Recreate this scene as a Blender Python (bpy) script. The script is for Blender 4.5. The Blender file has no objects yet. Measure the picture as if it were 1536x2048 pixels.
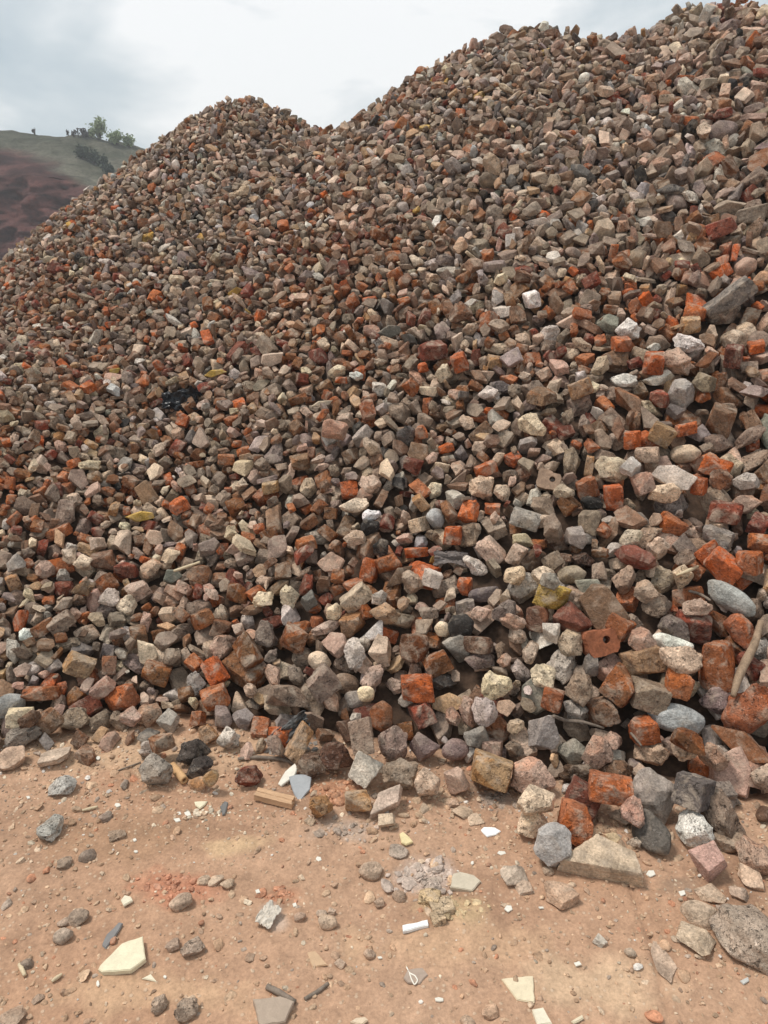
import bpy, bmesh, math, random
import numpy as np
from mathutils import Vector, Matrix

R = math.radians
C = bpy.context.scene.collection
scene = bpy.context.scene
rng = np.random.default_rng(11)
random.seed(5)

# ------------------------------------------------------------------ camera, sky, sun, exposure
F, EYE, HZ = 1507.0, 1.5, 460.0            # focal length in photo pixels, eye height, row of the horizon
PITCH = math.atan((1024 - HZ) / F)
SP, CP = math.sin(PITCH), math.cos(PITCH)
cam = bpy.data.objects.new('camera', bpy.data.cameras.new('camera'))
C.objects.link(cam)
cam.location = (0, 0, EYE)
cam.rotation_euler = (math.pi / 2 - PITCH, 0, 0)
cam.data.sensor_fit = 'VERTICAL'
cam.data.sensor_height = 36.0
cam.data.lens = 36.0 * F / 2048
cam.data.clip_start = 0.05
cam.data.clip_end = 2000
scene.camera = cam

ZENITH = 1.25
SUN_EL, SUN_AZ = 64.0, -75.0               # elevation; azimuth from +Y (away from the camera), negative = left
world = bpy.data.worlds.new('World')
scene.world = world
world.use_nodes = True
wn, wl = world.node_tree.nodes, world.node_tree.links
wn.clear()
w_out = wn.new('ShaderNodeOutputWorld')
w_bg = wn.new('ShaderNodeBackground')
w_bg.inputs['Strength'].default_value = 0.1
sky = wn.new('ShaderNodeTexSky')
sky.sky_type = 'NISHITA'
sky.sun_disc = False
sky.sun_elevation = R(SUN_EL)
sky.sun_rotation = R(SUN_AZ)
w_tc = wn.new('ShaderNodeTexCoord')
w_map = wn.new('ShaderNodeMapping')
w_map.inputs['Scale'].default_value = (1.0, 1.0, 2.2)
w_map.inputs['Location'].default_value = (0.35, 0.0, 0.55)
wl.new(w_tc.outputs['Generated'], w_map.inputs['Vector'])
w_n = wn.new('ShaderNodeTexNoise')
w_n.inputs['Scale'].default_value = 3.3
w_n.inputs['Detail'].default_value = 5
w_n.inputs['Roughness'].default_value = 0.56
w_n.inputs['Distortion'].default_value = 0.35
wl.new(w_map.outputs[0], w_n.inputs['Vector'])
w_r = wn.new('ShaderNodeValToRGB')
w_r.color_ramp.elements[0].position = 0.40
w_r.color_ramp.elements[0].color = (5.5, 6.35, 6.9, 1)
w_r.color_ramp.elements[1].position = 0.68
w_r.color_ramp.elements[1].color = (10.2, 10.3, 10.3, 1)
e = w_r.color_ramp.elements.new(0.52)
e.color = (6.9, 7.55, 7.9, 1)
wl.new(w_n.outputs['Fac'], w_r.inputs['Fac'])
# the overcast dome brightens towards the zenith, and where the sun stands behind thinner cloud low over the heap
w_sep = wn.new('ShaderNodeSeparateXYZ')
wl.new(w_tc.outputs['Generated'], w_sep.inputs[0])
w_z = wn.new('ShaderNodeMapRange')
for k_, v_ in zip(('From Min', 'From Max', 'To Min', 'To Max'), (0.22, 1.0, 1.0, ZENITH)): w_z.inputs[k_].default_value = v_
wl.new(w_sep.outputs['Z'], w_z.inputs['Value'])
w_dot = wn.new('ShaderNodeVectorMath'); w_dot.operation = 'DOT_PRODUCT'
wl.new(w_tc.outputs['Generated'], w_dot.inputs[0])
_g = Vector((720 - 768, F * CP + 900 * SP, -F * SP + 900 * CP)).normalized()
w_dot.inputs[1].default_value = _g
w_g = wn.new('ShaderNodeMapRange'); w_g.interpolation_type = 'SMOOTHERSTEP'
for k_, v_ in zip(('From Min', 'From Max', 'To Min', 'To Max'), (0.945, 1.0, -0.03, 0.26)): w_g.inputs[k_].default_value = v_
wl.new(w_dot.outputs['Value'], w_g.inputs['Value'])
w_add = wn.new('ShaderNodeMath'); w_add.operation = 'ADD'
wl.new(w_n.outputs['Fac'], w_add.inputs[0]); wl.new(w_g.outputs[0], w_add.inputs[1])
wl.new(w_add.outputs[0], w_r.inputs['Fac'])
w_mul = wn.new('ShaderNodeVectorMath'); w_mul.operation = 'SCALE'
wl.new(w_r.outputs[0], w_mul.inputs[0]); wl.new(w_z.outputs[0], w_mul.inputs['Scale'])
w_mix = wn.new('ShaderNodeMix')
w_mix.data_type = 'RGBA'
w_mix.inputs['Factor'].default_value = 0.93
wl.new(sky.outputs[0], w_mix.inputs['A'])
wl.new(w_mul.outputs[0], w_mix.inputs['B'])
wl.new(w_mix.outputs['Result'], w_bg.inputs['Color'])
wl.new(w_bg.outputs[0], w_out.inputs['Surface'])

sun = bpy.data.objects.new('sun', bpy.data.lights.new('sun', 'SUN'))
C.objects.link(sun)
sun.data.energy = 2.9
sun.data.angle = R(14)
sun.data.color = (1.0, 0.955, 0.89)
sd = Vector((math.sin(R(SUN_AZ)) * math.cos(R(SUN_EL)), math.cos(R(SUN_AZ)) * math.cos(R(SUN_EL)), math.sin(R(SUN_EL))))
sun.rotation_euler = sd.to_track_quat('Z', 'Y').to_euler()
sun.location = sd * 30

scene.view_settings.view_transform = 'Standard'
scene.view_settings.look = 'None'
scene.view_settings.gamma = 1
scene.view_settings.use_curve_mapping = False
scene.view_settings.exposure = 0.0

# ------------------------------------------------------------------ numeric helpers
def hash3(i, j, k, seed):
    h = (i.astype(np.int64) * 374761393 + j.astype(np.int64) * 668265263 + k.astype(np.int64) * 2147483647 + seed * 1274126177) & 0xFFFFFFFF
    h = ((h ^ (h >> 13)) * 1274126177) & 0xFFFFFFFF
    h = ((h ^ (h >> 16)) * 2246822519) & 0xFFFFFFFF
    return ((h ^ (h >> 15)) & 0xFFFFFF) / float(0x7FFFFF) - 1.0

def vnoise(P, seed=0):
    P = np.asarray(P, float)
    i = np.floor(P).astype(np.int64)
    f = P - i
    u = f * f * (3 - 2 * f)
    out = 0
    for a in (0, 1):
        wx = u[..., 0] if a else 1 - u[..., 0]
        for b in (0, 1):
            wy = u[..., 1] if b else 1 - u[..., 1]
            for c in (0, 1):
                wz = u[..., 2] if c else 1 - u[..., 2]
                out = out + wx * wy * wz * hash3(i[..., 0] + a, i[..., 1] + b, i[..., 2] + c, seed)
    return out

def fbm(P, seed=0, octv=3, gain=0.5):
    a, s, t = 1.0, 0.0, 0.0
    P = np.asarray(P, float)
    for o in range(octv):
        s = s + a * vnoise(P * (2.03 ** o) + 7.3 * o, seed + o)
        t += a
        a *= gain
    return s / t

def n2(x, y, sc, seed, octv=3):
    x, y = np.asarray(x, float), np.asarray(y, float)
    return fbm(np.stack([x * sc, y * sc, np.zeros_like(x) + 0.37 * seed], -1), seed, octv)

def ray(px, py):
    u = 1024 - np.asarray(py, float)
    x = np.asarray(px, float) - 768 + 0 * u
    return np.stack([x, F * CP + u * SP + 0 * x, -F * SP + u * CP + 0 * x], -1)

def project(P):
    P = np.asarray(P, float)
    z = P[..., 2] - EYE
    dep = P[..., 1] * CP - z * SP
    up = P[..., 1] * SP + z * CP
    return 768 + F * P[..., 0] / dep, 1024 - F * up / dep, dep

def on_ground(px, py, z=0.0):
    r = ray(px, py)
    t = (z - EYE) / r[..., 2]
    return r[..., 0] * t, r[..., 1] * t

def make_mesh(name, V, T, smooth=True, sharp=None, tint=None, rest=None, mat=None, quads=False, mat_index=None):
    V = np.ascontiguousarray(V, np.float32)
    T = np.ascontiguousarray(T, np.int32)
    k = T.shape[1]
    me = bpy.data.meshes.new(name)
    me.vertices.add(len(V))
    me.vertices.foreach_set('co', V.ravel())
    me.loops.add(T.size)
    me.loops.foreach_set('vertex_index', T.ravel())
    me.polygons.add(len(T))
    me.polygons.foreach_set('loop_start', np.arange(0, T.size, k, dtype=np.int32))
    me.polygons.foreach_set('loop_total', np.full(len(T), k, np.int32))
    me.update(calc_edges=True)
    me.polygons.foreach_set('use_smooth', np.full(len(T), smooth, bool))
    if tint is not None:
        a = me.attributes.new('tint', 'FLOAT_COLOR', 'POINT')
        c = np.ones((len(V), 4), np.float32)
        c[:, :3] = tint
        a.data.foreach_set('color', c.ravel())
    if rest is not None:
        a = me.attributes.new('rest', 'FLOAT_VECTOR', 'POINT')
        a.data.foreach_set('vector', np.ascontiguousarray(rest, np.float32).ravel())
    for m in (mat if isinstance(mat, (list, tuple)) else [mat] if mat else []):
        me.materials.append(m)
    if mat_index is not None:
        me.polygons.foreach_set('material_index', np.ascontiguousarray(mat_index, np.int32))
    if sharp and smooth:
        me.set_sharp_from_angle(angle=R(sharp))
    me.validate()
    return me

def link(name, me, label=None, cat=None, group=None, kind=None, parent=None):
    o = bpy.data.objects.new(name, me)
    C.objects.link(o)
    if label: o['label'] = label
    if cat: o['category'] = cat
    if group: o['group'] = group
    if kind: o['kind'] = kind
    if parent: o.parent = parent
    return o

# ------------------------------------------------------------------ materials
class NT:
    def __init__(self, name):
        self.m = bpy.data.materials.new(name)
        self.m.use_nodes = True
        self.n, self.l = self.m.node_tree.nodes, self.m.node_tree.links
        self.n.clear()
        self.out = self.n.new('ShaderNodeOutputMaterial')
        self.b = self.n.new('ShaderNodeBsdfPrincipled')
        self.l.new(self.b.outputs[0], self.out.inputs['Surface'])
    def set(self, sock, v):
        if isinstance(v, bpy.types.NodeSocket): self.l.new(v, sock)
        else: sock.default_value = v
    def attr(self, name):
        a = self.n.new('ShaderNodeAttribute'); a.attribute_name = name
        return a
    def noise(self, vec, scale, detail=3, rough=0.55, dist=0.0):
        t = self.n.new('ShaderNodeTexNoise')
        t.inputs['Scale'].default_value = scale; t.inputs['Detail'].default_value = detail
        t.inputs['Roughness'].default_value = rough; t.inputs['Distortion'].default_value = dist
        self.l.new(vec, t.inputs['Vector'])
        return t.outputs['Fac']
    def voro(self, vec, scale, feature='F1'):
        t = self.n.new('ShaderNodeTexVoronoi'); t.feature = feature
        t.inputs['Scale'].default_value = scale
        self.l.new(vec, t.inputs['Vector'])
        return t
    def rng(self, v, a, b, c, d, clamp=True):
        t = self.n.new('ShaderNodeMapRange'); t.clamp = clamp
        self.set(t.inputs['Value'], v)
        for k, x in zip(('From Min', 'From Max', 'To Min', 'To Max'), (a, b, c, d)): t.inputs[k].default_value = x
        return t.outputs[0]
    def math(self, op, a, b=0.0):
        t = self.n.new('ShaderNodeMath'); t.operation = op
        self.set(t.inputs[0], a); self.set(t.inputs[1], b)
        return t.outputs[0]
    def mix(self, f, a, b, mode='MIX'):
        t = self.n.new('ShaderNodeMix'); t.data_type = 'RGBA'; t.blend_type = mode
        self.set(t.inputs['Factor'], f); self.set(t.inputs['A'], a); self.set(t.inputs['B'], b)
        return t.outputs['Result']
    def grey(self, v):
        t = self.n.new('ShaderNodeCombineColor')
        for s in t.inputs: self.set(s, v)
        return t.outputs[0]
    def bump(self, h, strength, dist, normal=None):
        t = self.n.new('ShaderNodeBump')
        t.inputs['Strength'].default_value = strength; t.inputs['Distance'].default_value = dist
        self.l.new(h, t.inputs['Height'])
        if normal is not None: self.l.new(normal, t.inputs['Normal'])
        return t.outputs[0]

def rubble_material(name, speck, pits, dust, rough, bump):
    t = NT(name)
    tint, rest = t.attr('tint').outputs['Color'], t.attr('rest').outputs['Vector']
    broad = t.noise(rest, 22, 4, 0.6, 0.4)
    fine = t.noise(rest, 170, 4, 0.65)
    col = t.mix(1.0, tint, t.grey(t.rng(broad, 0.3, 0.7, 0.58, 1.38)), 'MULTIPLY')
    col = t.mix(1.0, col, t.grey(t.rng(fine, 0.3, 0.7, 0.64, 1.34)), 'MULTIPLY')
    hs = t.math('MULTIPLY', fine, 0.35)
    if speck > 0:                                     # paler and darker grains of aggregate
        g1 = t.noise(rest, 105, 2, 0.5, 0.8)
        g2 = t.noise(rest, 150, 2, 0.5, 1.2)
        up = t.rng(g1, 0.60, 0.66, 0.0, speck)
        dn = t.rng(g2, 0.37, 0.31, 0.0, speck)
        col = t.mix(up, col, t.mix(0.25, t.mix(1.0, col, (1.75, 1.75, 1.75, 1), 'MULTIPLY'), (0.5, 0.45, 0.4, 1)))
        col = t.mix(dn, col, t.mix(1.0, col, (0.36, 0.33, 0.31, 1), 'MULTIPLY'))
        hs = t.math('ADD', hs, t.math('MULTIPLY', up, 0.35))
        hs = t.math('SUBTRACT', hs, t.math('MULTIPLY', dn, 0.35))
    if pits > 0:
        p = t.noise(rest, 58, 4, 0.65, 0.5)
        hole = t.rng(p, 0.60, 0.68, 0.0, pits)
        col = t.mix(hole, col, t.mix(1.0, col, (0.30, 0.27, 0.25, 1), 'MULTIPLY'))
        hs = t.math('SUBTRACT', hs, hole)
    if dust > 0:                                      # dried mortar and dust lying in patches
        d = t.noise(rest, 17, 5, 0.7, 0.6)
        col = t.mix(t.rng(d, 0.50, 0.66, 0.0, dust), col, (0.50, 0.395, 0.30, 1))
    t.l.new(col, t.b.inputs['Base Color'])
    t.b.inputs['Roughness'].default_value = rough
    t.b.inputs['Specular IOR Level'].default_value = 0.28
    hs = t.math('ADD', hs, t.math('MULTIPLY', t.noise(rest, 48, 5, 0.65), 0.9))
    t.l.new(t.bump(hs, bump, 0.011), t.b.inputs['Normal'])
    return t.m

M = {
    'B': rubble_material('brick_clay', 0.5, 0.6, 0.7, 0.9, 1.0),
    'C': rubble_material('old_concrete', 0.85, 0.7, 0.5, 0.92, 1.0),
    'A': rubble_material('field_stone', 0.4, 0.25, 0.35, 0.78, 0.7),
    'S': rubble_material('flat_slab', 0.3, 0.25, 0.45, 0.85, 0.6),
    'P': rubble_material('gravel_stone', 0.1, 0.0, 0.25, 0.85, 0.5),
}

def plain_material(name, col, rough=0.8, var=0.25, scale=30, bump=0.3, streak=None):
    t = NT(name)
    tc = t.n.new('ShaderNodeTexCoord').outputs['Object']
    if streak:
        mp = t.n.new('ShaderNodeMapping'); mp.inputs['Scale'].default_value = streak
        t.l.new(tc, mp.inputs['Vector']); tc = mp.outputs[0]
    n = t.noise(tc, scale, 5, 0.6, 0.3)
    f = t.noise(tc, scale * 6, 3, 0.6)
    c = t.mix(1.0, (*col, 1), t.grey(t.rng(n, 0.3, 0.7, 1 - var, 1 + var)), 'MULTIPLY')
    c = t.mix(1.0, c, t.grey(t.rng(f, 0.3, 0.7, 1 - var * .6, 1 + var * .6)), 'MULTIPLY')
    t.l.new(c, t.b.inputs['Base Color'])
    t.b.inputs['Roughness'].default_value = rough
    t.b.inputs['Specular IOR Level'].default_value = 0.3
    t.l.new(t.bump(t.math('ADD', n, t.math('MULTIPLY', f, 0.4)), bump, 0.004), t.b.inputs['Normal'])
    return t.m

# ------------------------------------------------------------------ the heap's shape
def apex(px, py, Y):
    r = ray(px, py); t = Y / r[1]
    return float(r[0] * t), Y, float(EYE + r[2] * t)

CONES = [(*apex(490, 203, 6.1), .748, .3), (*apex(1050, 80, 6.1), .71, .5), (*apex(1440, 34, 6.0), .74, .6),
         (*apex(1900, -50, 5.9), .72, .6), (*apex(-30, 715, 3.65), .59, .4)]

def heap(x, y, k=0.12):
    x, y = np.asarray(x, float), np.asarray(y, float)
    hs = np.stack([az - s * (np.sqrt((x - ax) ** 2 + (y - ay) ** 2 + rr * rr) - rr) for ax, ay, az, s, rr in CONES])
    m = hs.max(0)
    h = m + k * np.log(np.exp((hs - m) / k).sum(0))
    return h + 0.05 * n2(x, y, 0.9, 3) + 0.03 * n2(x, y, 2.2, 8)

def heap_ray(px, py, lift=0.0):
    """where the ray of a photo pixel meets the heap or the ground"""
    r = ray(px, py)
    t = np.linspace(1.2, 9, 1600) / r[1]
    X, Y, Z = r[0] * t, r[1] * t, EYE + r[2] * t
    hit = np.maximum(heap(X, Y) + lift, 0) >= Z
    i = int(hit.argmax()) if hit.any() else len(t) - 1
    return X[i], Y[i], Z[i]

# pixel size of the rubble over the photo -> real size, fitted over sampled places
_S = np.array([(1300, 1400, 56), (700, 1300, 47), (200, 1350, 42), (200, 1100, 34), (768, 1000, 40), (1300, 1000, 46), (1300, 700, 40), (768, 700, 28), (200, 750, 23),
               (150, 560, 16), (400, 300, 16), (700, 300, 18), (1000, 150, 22), (1350, 150, 27), (1300, 400, 33), (768, 500, 23), (1000, 800, 38), (450, 900, 29), (1480, 1200, 52), (400, 550, 19)], float)
_u, _v = _S[:, 0] / 1536 - .5, _S[:, 1] / 1536 - .5
_A = np.stack([np.ones_like(_u), _u, _v, _u * _v, _u * _u, _v * _v], 1)
_K = np.linalg.lstsq(_A, np.log(_S[:, 2]), rcond=None)[0]

def stone_px(px, py):
    u, v = np.clip(px, -150, 1700) / 1536 - .5, np.clip(py, 0, 1700) / 1536 - .5
    return .9 * np.exp(_K[0] + _K[1] * u + _K[2] * v + _K[3] * u * v + _K[4] * u * u + _K[5] * v * v)

# core of the heap: packed rubble closing the gaps, coloured near black to paint in crevice shade
CELL = 0.008
X0, X1, Y0, Y1 = -4.4, 4.6, 1.35, 7.4
NX, NY = int((X1 - X0) / CELL), int((Y1 - Y0) / CELL)
gx, gy = np.meshgrid(X0 + (np.arange(NX) + .5) * CELL, Y0 + (np.arange(NY) + .5) * CELL)

def size_at(x, y):
    z = np.maximum(heap(x, y), 0)
    px, py, dep = project(np.stack([x, y, z], -1))
    return stone_px(px, py) * dep / F

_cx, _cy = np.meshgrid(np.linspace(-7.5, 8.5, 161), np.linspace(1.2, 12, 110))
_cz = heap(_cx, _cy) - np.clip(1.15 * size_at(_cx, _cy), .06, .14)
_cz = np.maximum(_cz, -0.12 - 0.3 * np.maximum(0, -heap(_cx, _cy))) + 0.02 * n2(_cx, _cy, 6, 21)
_q = np.arange(160)
_base = (np.arange(109)[:, None] * 161 + _q[None, :]).ravel()
_T = np.stack([_base, _base + 1, _base + 162, _base + 161], 1)
mat_core = plain_material('shade_dark_rubble', (0.075, 0.045, 0.029), 0.95, 0.5, 14, 0.8)
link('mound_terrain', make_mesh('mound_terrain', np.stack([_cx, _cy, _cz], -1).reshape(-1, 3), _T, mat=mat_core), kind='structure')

def core_height(x, y):
    return heap(x, y) - np.clip(1.15 * size_at(x, y), .06, .14)

Z0 = heap(gx, gy)
S0 = size_at(gx, gy)
G0y, G0x = np.gradient(Z0, CELL)
RED0 = None
def at(A, x, y):
    return A[np.clip(((np.asarray(y) - Y0) / CELL).astype(int), 0, NY - 1), np.clip(((np.asarray(x) - X0) / CELL).astype(int), 0, NX - 1)]
Hmap = np.maximum(core_height(gx, gy), 0.0)

# ------------------------------------------------------------------ rock shapes
ICO = {}
for lev in (2, 3, 4, 5):
    bm = bmesh.new()
    bmesh.ops.create_icosphere(bm, subdivisions=lev, radius=1.0)
    bm.verts.ensure_lookup_table()
    V = np.array([v.co[:] for v in bm.verts]); V /= np.linalg.norm(V, axis=1, keepdims=True)
    T = np.array([[v.index for v in f.verts] for f in bm.faces])
    bm.free()
    ICO[lev] = (V, T)

def rand_dirs(n, g):
    best = None
    v = g.normal(size=(n, 3)); v /= np.linalg.norm(v, axis=1, keepdims=True)
    for _ in range(25):                                  # push the directions apart
        d = v[:, None] - v[None]
        r2 = (d ** 2).sum(-1) + np.eye(n)
        v = v + 0.08 * (d / r2[..., None] ** 1.5).sum(1)
        v /= np.linalg.norm(v, axis=1, keepdims=True)
    return v

def shape(kind, level, seed):
    """unit rock: vertices within +-1 on each axis, and how far each lies on a fresh break"""
    g = np.random.default_rng(seed)
    d = ICO[level][0]
    q = g.normal(size=(3, 3)); q, _ = np.linalg.qr(q); 
    dd = d @ q.T                                         # turn the sampling so meshes differ
    if kind in 'BS':
        N = [[1, 0, 0], [-1, 0, 0], [0, 1, 0], [0, -1, 0], [0, 0, 1], [0, 0, -1]]
        if kind == 'S':
            m = g.integers(4, 7)
            an = (np.arange(m) + g.uniform(-.28, .28, m)) * 2 * np.pi / m
            N = [[0, 0, 1], [0, 0, -1]] + [[math.cos(t), math.sin(t), g.uniform(-.12, .12)] for t in an]
        N = np.array(N, float)
        N += g.normal(size=N.shape) * (0.05 if kind == 'B' else 0.03)
        h = np.ones(len(N)) * g.uniform(.9, 1.05, len(N))
        nb = len(N)
        k = int(g.integers(1, 5)) if kind == 'B' else 0
        if k:
            ch = g.choice([-1, 1], size=(k, 3)) * g.uniform(.25, 1, (k, 3))
            ch /= np.linalg.norm(ch, axis=1, keepdims=True)
            N = np.vstack([N, ch]); h = np.append(h, g.uniform(.8, 1.25, k))
        br = np.zeros(len(N)); br[nb:] = 1
        if kind == 'B':
            br[0] = 1; br[1] = g.random() < .55; br[2] = g.random() < .3
        p = g.uniform(22, 48)
        amp, fr = (.042, 1.9) if kind == 'B' else (.045, 1.8)
    else:
        m = int(g.integers(*{'C': (8, 13), 'A': (7, 11), 'R': (11, 16)}[kind]))
        N = rand_dirs(m, g)
        h = g.uniform(.62, 1.12, m)
        br = (g.random(m) < .35).astype(float)
        p = {'C': g.uniform(16, 40), 'A': g.uniform(22, 50), 'R': g.uniform(6, 11)}[kind]
        amp, fr = {'C': (.095, 1.8), 'A': (.055, 1.6), 'R': (.045, 1.3)}[kind]
    N /= np.linalg.norm(N, axis=1, keepdims=True)
    a = np.maximum(dd @ N.T, 0) / h
    r = (a ** p).sum(1) ** (-1 / p)
    P = dd * r[:, None]
    o = g.uniform(-50, 50, 3)
    rough = br[a.argmax(1)]
    P = P * (1 + amp * 1.5 * fbm(P * fr + o, 3, 2) + amp * (.5 + .5 * rough) * fbm(P * fr * 3.3 + o, 9, 4, .6))[:, None]
    if kind in 'C':
        bite = np.maximum(0, vnoise(P * 1.25 + o + 9, 5) - .15)
        P = P * (1 - .28 * bite)[:, None]
    lo, hi = P.min(0), P.max(0)
    P = (P - (lo + hi) / 2) / ((hi - lo) / 2)
    return P, rough

NVAR = {2: 26, 3: 30, 4: 26}
LIB = {}
def lib(kind, level, i):
    key = (kind, level, i)
    if key not in LIB:
        LIB[key] = shape(kind, level, 1000 * 'BSCAR'.index(kind) + i)
    return LIB[key]

# ------------------------------------------------------------------ colours (linear albedo): skin, fresh break, the word for it
PAL = {
    'o': ((0.343, 0.133, 0.061), (0.370, 0.112, 0.034), 'orange'), 'v': ((0.428, 0.121, 0.042), (0.455, 0.107, 0.024), 'vivid orange'),
    'r': ((0.176, 0.063, 0.040), (0.214, 0.052, 0.028), 'dark red'), 'n': ((0.204, 0.126, 0.080), (0.224, 0.106, 0.052), 'brown'),
    'u': ((0.200, 0.093, 0.042), (0.234, 0.083, 0.027), 'rusty brown'), 't': ((0.399, 0.268, 0.157), (0.383, 0.212, 0.093), 'tan'),
    'b': ((0.514, 0.407, 0.306), (0.475, 0.359, 0.257), 'beige'), 'g': ((0.266, 0.207, 0.156), (0.243, 0.182, 0.133), 'grey brown'),
    'e': ((0.335, 0.305, 0.271), (0.301, 0.271, 0.241), 'grey'), 'l': ((.41, .42, .415), (.37, .375, .37), 'pale blue grey'),
    'd': ((0.128, 0.115, 0.104), (0.111, 0.098, 0.089), 'dark grey'), 'k': ((.035, .030, .027), (.030, .026, .023), 'black'),
    'p': ((0.468, 0.329, 0.252), (0.441, 0.270, 0.189), 'pinkish'), 'c': ((.66, .555, .40), (.63, .52, .355), 'cream'),
    'y': ((0.476, 0.315, 0.081), (0.425, 0.264, 0.060), 'yellow'), 'w': ((.80, .765, .71), (.72, .68, .62), 'white'),
    's': ((.56, .51, .445), (.50, .455, .40), 'pale grey'), 'm': ((0.237, 0.189, 0.165), (0.217, 0.167, 0.140), 'mauve grey'),
    'h': ((.075, .064, .056), (.065, .055, .047), 'blackish'),
    'x': ((0.120, 0.072, 0.046), (0.104, 0.058, 0.036), 'dark brown'), 'f': ((0.240, 0.244, 0.196), (0.216, 0.220, 0.180), 'greenish grey'),
}
PAL = {k: (tuple(np.array(v[0]) * (1.065, .975, .925)), tuple(np.array(v[1]) * (1.065, .975, .925)), v[2]) for k, v in PAL.items()}
NOUN = {'B': ('brick_fragment', 'brick fragment', 'brick', 'brick fragments in the heap'),
        'C': ('concrete_chunk', 'concrete chunk', 'concrete', 'concrete chunks in the heap'),
        'A': ('stone', 'angular stone', 'stone', 'stones in the heap'),
        'R': ('stone', 'rounded stone', 'stone', 'stones in the heap'),
        'S': ('slab_fragment', 'flat slab fragment', 'slab', 'flat slab fragments in the heap')}

STONES = []        # every piece: dict(kind, var, half, rot, loc, col, jit, hero)

def envelope(P):
    """cells under a rotated piece with the lowest and highest height in each"""
    ij = np.floor(P[:, :2] / CELL).astype(int)
    ij0 = ij.min(0)
    ij = ij - ij0
    w = ij[:, 0].max() + 1
    key = ij[:, 1] * w + ij[:, 0]
    n = w * (ij[:, 1].max() + 1)
    lo = np.full(n, 9.0); hi = np.full(n, -9.0)
    np.minimum.at(lo, key, P[:, 2]); np.maximum.at(hi, key, P[:, 2])
    ok = lo < 9
    k = np.nonzero(ok)[0]
    return ij0, k % w, k // w, lo[ok], hi[ok]

def cells_of(x, y, env):
    ij0, cx, cy, lo, hi = env
    bx, by = int(round((x - X0) / CELL)), int(round((y - Y0) / CELL))
    ix, iy = bx + ij0[0] + cx, by + ij0[1] + cy
    if ix.min() < 0 or iy.min() < 0 or ix.max() >= NX or iy.max() >= NY: return None
    return ix, iy

def rest_z(ix, iy, lo, q):
    c = Hmap[iy, ix] - lo
    k = min(len(c) - 1, int(len(c) * q))
    return np.partition(c, k)[k]

def rot_euler(a, b, c):
    ca, sa, cb, sb, cc, sc_ = math.cos(a), math.sin(a), math.cos(b), math.sin(b), math.cos(c), math.sin(c)
    Rx = np.array([[1, 0, 0], [0, ca, -sa], [0, sa, ca]]); Ry = np.array([[cb, 0, sb], [0, 1, 0], [-sb, 0, cb]])
    Rz = np.array([[cc, -sc_, 0], [sc_, cc, 0], [0, 0, 1]])
    return Rz @ Ry @ Rx

def align(n):
    n = n / np.linalg.norm(n)
    v = np.cross([0, 0, 1], n); s = np.linalg.norm(v); c = n[2]
    if s < 1e-6: return np.eye(3)
    K = np.array([[0, -v[2], v[1]], [v[2], 0, -v[0]], [-v[1], v[0], 0]])
    return np.eye(3) + K + K @ K * ((1 - c) / s ** 2)

def slope_normal(x, y):
    if at(Z0, x, y) < 0.02: return np.array([0, 0, 1.0])
    n = np.array([-at(G0x, x, y), -at(G0y, x, y), 1.0]); return n / np.linalg.norm(n)

HERO = []
heroMask = np.zeros((NY, NX), bool)

REDN = n2(*np.meshgrid(np.arange(192) * 8 / 1536, np.arange(256) * 8 / 1536), 5.0, 41, 2)
def pick_look(px, py, z0):
    """kind and colour of an unlisted piece, by where it lies on the heap"""
    q = REDN[int(np.clip(py / 8, 0, 255)), int(np.clip(px / 8, 0, 191))]
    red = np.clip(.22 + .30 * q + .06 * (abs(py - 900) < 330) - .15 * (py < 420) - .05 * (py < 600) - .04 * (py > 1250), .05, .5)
    u = rng.random()
    low = py > 1000
    if u < red:
        c = rng.choice(list('ovruon'), p=[.24, .10, .20, .28, .08, .10] if py > 420 else [.16, .03, .33, .30, .06, .12]); k = 'B'
    elif u < red + .34:
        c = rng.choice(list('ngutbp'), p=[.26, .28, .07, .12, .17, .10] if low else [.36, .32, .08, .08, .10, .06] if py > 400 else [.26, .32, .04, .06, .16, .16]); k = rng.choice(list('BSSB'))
    elif u < red + .72:
        c = rng.choice(list('gbpsmcn'), p=[.25, .31, .13, .12, .07, .07, .05] if low else ([.36, .24, .09, .08, .10, .04, .09] if py > 500 else [.24, .21, .22, .11, .17, .02, .03])); k = rng.choice(list('CCA'))  # crest pieces picked paler and pinker: their own tone plus a painted glare veil
    else:
        c = rng.choice(list('emdgslkfwyx'), p=[.20, .15, .07, .26, .14, .04, .03, .015, .02, .015, .06] if low else [.19, .17, .08, .30, .07, .035, .04, .015, .013, .015, .072]); k = 'AAAAARSSCC'[int(rng.integers(0, 10))]
    return k, c

def add_piece(kind, var, half, rot, loc, col, hero=None):
    STONES.append(dict(kind=kind, var=var, half=np.array(half), rot=rot, loc=np.array(loc, float), col=col,
                       jit=rng.normal(1, .11) * (1 + rng.normal(0, .025, 3)), off=rng.uniform(-40, 40, 3), hero=hero))

_vis_k = np.linspace(.25, .97, 14)
def seen(x, y):
    """near enough to the side of the heap that the camera (or one beside it) looks at"""
    z = at(Z0, x, y) + .38
    ok = np.ones(len(x), bool)
    for k in _vis_k:
        ok &= np.where(y * k > Y0, at(Z0, x * k, y * k), -1) < EYE + (z - EYE) * k
    return ok

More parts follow.
